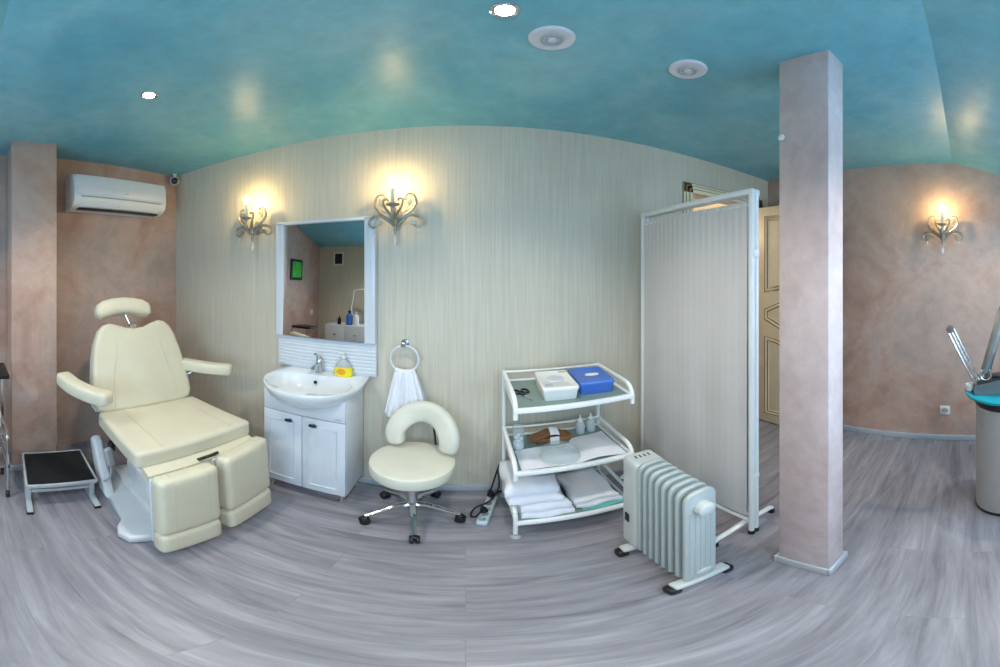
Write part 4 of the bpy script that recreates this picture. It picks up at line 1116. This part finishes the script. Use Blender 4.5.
b = B().loft([[(x, y, z) for y, z in ((-0.045, 0.868), (-0.31, 0.868), (-0.31, 0.955), (-0.16, 0.948), (-0.06, 0.922), (-0.04, 0.900))] for x in (1.615, 1.76)])
obj('housing', b, M['dark_grey'], t)
b = B().loft([[(x, y, z) for y, z in ((-0.06, 0.919), (-0.155, 0.945), (-0.30, 0.953), (-0.30, 0.958), (-0.155, 0.951), (-0.06, 0.925))] for x in (1.625, 1.75)])
b.b2((1.66, -0.20, 0.95), (1.71, -0.14, 0.962), 0.004)
obj('front_plate', b, 'dark_screen', t)
def wand(p, q, r, name):
    p, q = Vector(p), Vector(q); d_ = (q-p)
    b = B()
    n_ = d_.normalized(); s_ = Vector((0, n_.z, -n_.y)).normalized()
    for k in (-1, 1): b.tube([p+s_*r*.95*k, q+s_*r*.95*k], r*.36, 8)
    b.tube([p-n_*.0+Vector((.012, 0, 0)), q+Vector((.012, 0, 0))], r*.3, 8); b.lathe([(0, -0.016), (r*1.1, -0.016), (r*1.25, 0), (r*1.1, 0.016), (0, 0.016)], q, 16, rotm(0, PI/2, 0)); b.lathe([(0, -0.018), (r*1.2, -0.018), (r*1.2, 0.018), (0, 0.018)], p, 16, rotm(0, PI/2, 0))
    return obj(name, b, 'chrome', t)
wand((1.67, -0.060, 0.930), (1.67, 0.080, 1.225), 0.018, 'slim_arm')
p, q = Vector((1.67, -0.095, 0.955)), Vector((1.66, -0.205, 1.36))
b = B().tube([p, p+(q-p)*.06, p+(q-p)*.1, p+(q-p)*.92, p+(q-p)*.97, q], [0.012, 0.018, 0.027, 0.027, 0.02, 0.012], 16)
a2 = obj('lamp_arm', b, 'steel', t)
obj('tube_window', B().tube([p+(q-p)*.36+Vector((-.012, 0, 0)), p+(q-p)*.88+Vector((-.012, 0, 0))], 0.021, 12), 'glass', a2)
b = B().tube([(1.65, -0.105+.028*math.cos(a), 0.975+.034*math.sin(a)) for a in [2*PI*k/20 for k in range(20)]], 0.005, 7, closed=True); obj('ring_clip', b, 'chrome', a2)
t = thing('small_cup', 'small white cup on the rim of the round teal top', 'cup', (1.68, -0.022, 0.866))
obj('body', B().lathe([(0, 0), (0.018, 0), (0.02, 0.004), (0.023, 0.04), (0.020, 0.04), (0.018, 0.008), (0, 0.006)], (1.68, -0.022, 0.8705), 20), 'white_plastic', t)
obj('contents', B().lathe([(0, 0.006), (0.018, 0.006), (0.0195, 0.03), (0, 0.03)], (1.68, -0.022, 0.8705), 18), 'grey_plastic', t)

# ------------------------------------------------------------------ what the mirror shows of the rear of the room
t = thing('framed_print', 'bright green print in a dark frame on the brown wall, seen in the mirror', 'picture', (XL, -0.42, 1.55))
obj('frame', B().b2((XL, -0.58, 1.50), (XL+.02, -0.26, 1.80), 0.003), 'black', t)
obj('print', B().b2((XL+.018, -0.545, 1.535), (XL+.023, -0.295, 1.765)), 'green', t)
t = thing('vent_grille', 'dark slatted vent in a white frame on the rear wall, seen in the mirror', 'vent', (-2.03, YR, 1.78))
b = B()
for lo, hi in (((-2.12, YR, 1.76), (-2.095, YR+.014, 1.98)), ((-1.965, YR, 1.76), (-1.94, YR+.014, 1.98)), ((-2.12, YR, 1.76), (-1.94, YR+.014, 1.785)), ((-2.12, YR, 1.955), (-1.94, YR+.014, 1.98))): b.b2(lo, hi, 0.003)
obj('frame', b, 'white_plastic', t)
b = B().b2((-2.095, YR, 1.785), (-1.965, YR+.006, 1.955))
for k in range(7): b.box((-2.03, YR+.008, 1.795+.024*k), (0.13, 0.012, 0.004), 0, 1, rotm(R(25), 0, 0))
obj('slats', b, 'dark_screen', t)
t = thing('light_switch', 'white light switch on the brown wall, seen in the mirror', 'switch', (XL, -0.95, 0.98))
obj('plate', B().b2((XL, -0.99, 0.95), (XL+.01, -0.91, 1.03), 0.003), 'white_plastic', t)
obj('rocker', B().b2((XL+.008, -0.97, 0.965), (XL+.014, -0.93, 1.015), 0.003), 'white_paint', t)
t = thing('rear_cabinet', 'low white cabinet by the rear wall, seen in the mirror', 'cabinet', (-1.72, -0.95, 0))
obj('body', B().b2((-2.06, YR+.016, 0.03), (-1.41, -0.80, 0.84), 0.004), 'white_paint', t)
obj('plinth', B().b2((-2.04, YR+.03, 0.0), (-1.43, -0.83, 0.03)), 'grey_plastic', t)
for x0, x1 in ((-2.055, -1.74), (-1.732, -1.415)):
    o = obj('door', B().b2((x0, -0.80, 0.05), (x1, -0.784, 0.83), 0.003), 'white_paint', t)
    obj('knob', B().rbox(((x0+x1)/2, -0.775, 0.70), (0.05, 0.02, 0.014), 0.006, 0, 6), 'chrome', o)
def rb(name, x, y, col, cap, label, s=1.0):
    t = thing(name, label, 'bottle', (x, y, 0.84))
    obj('body', B().lathe([(0, 0), (0.036*s, 0), (0.04*s, 0.006), (0.04*s, 0.10*s), (0.03*s, 0.125*s), (0.014*s, 0.135*s), (0, 0.135*s)], (x, y, 0.84), 20), col, t)
    obj('cap', B().lathe([(0, 0.13*s), (0.016*s, 0.13*s), (0.016*s, 0.165*s), (0, 0.17*s)], (x, y, 0.84), 16), cap, t)
rb('lotion_bottle', -1.70, -0.88, 'blue', 'black', 'blue bottle with dark cap on the rear cabinet, seen in the mirror', 1.3)
rb('lotion_bottle', -1.60, -0.88, 'white_plastic', 'white_paint', 'white bottle beside the blue one on the rear cabinet, seen in the mirror', 1.2)
rb('lotion_bottle', -1.86, -0.87, 'black', 'black', 'short black bottle on the rear cabinet, seen in the mirror', 0.75)
t = thing('magnifier_lamp', 'white jointed lamp arm on the rear cabinet, seen in the mirror', 'lamp', (-1.72, -1.08, 0.84))
obj('base', B().lathe([(0, 0), (0.06, 0), (0.06, 0.015), (0.02, 0.03), (0, 0.03)], (-1.72, -1.08, 0.84), 24), 'white_plastic', t)
obj('arm', B().tube([(-1.72, -1.08, 0.86), (-1.75, -1.08, 1.06), (-1.70, -1.06, 1.36), (-1.52, -1.02, 1.38)], 0.012, 8), 'white_plastic', t)
b = B().tube([(-1.41+.10*math.cos(a), -1.0+.10*math.sin(a), 1.37) for a in [2*PI*k/32 for k in range(32)]], 0.018, 8, closed=True)
obj('lens_ring', b, 'white_plastic', t)
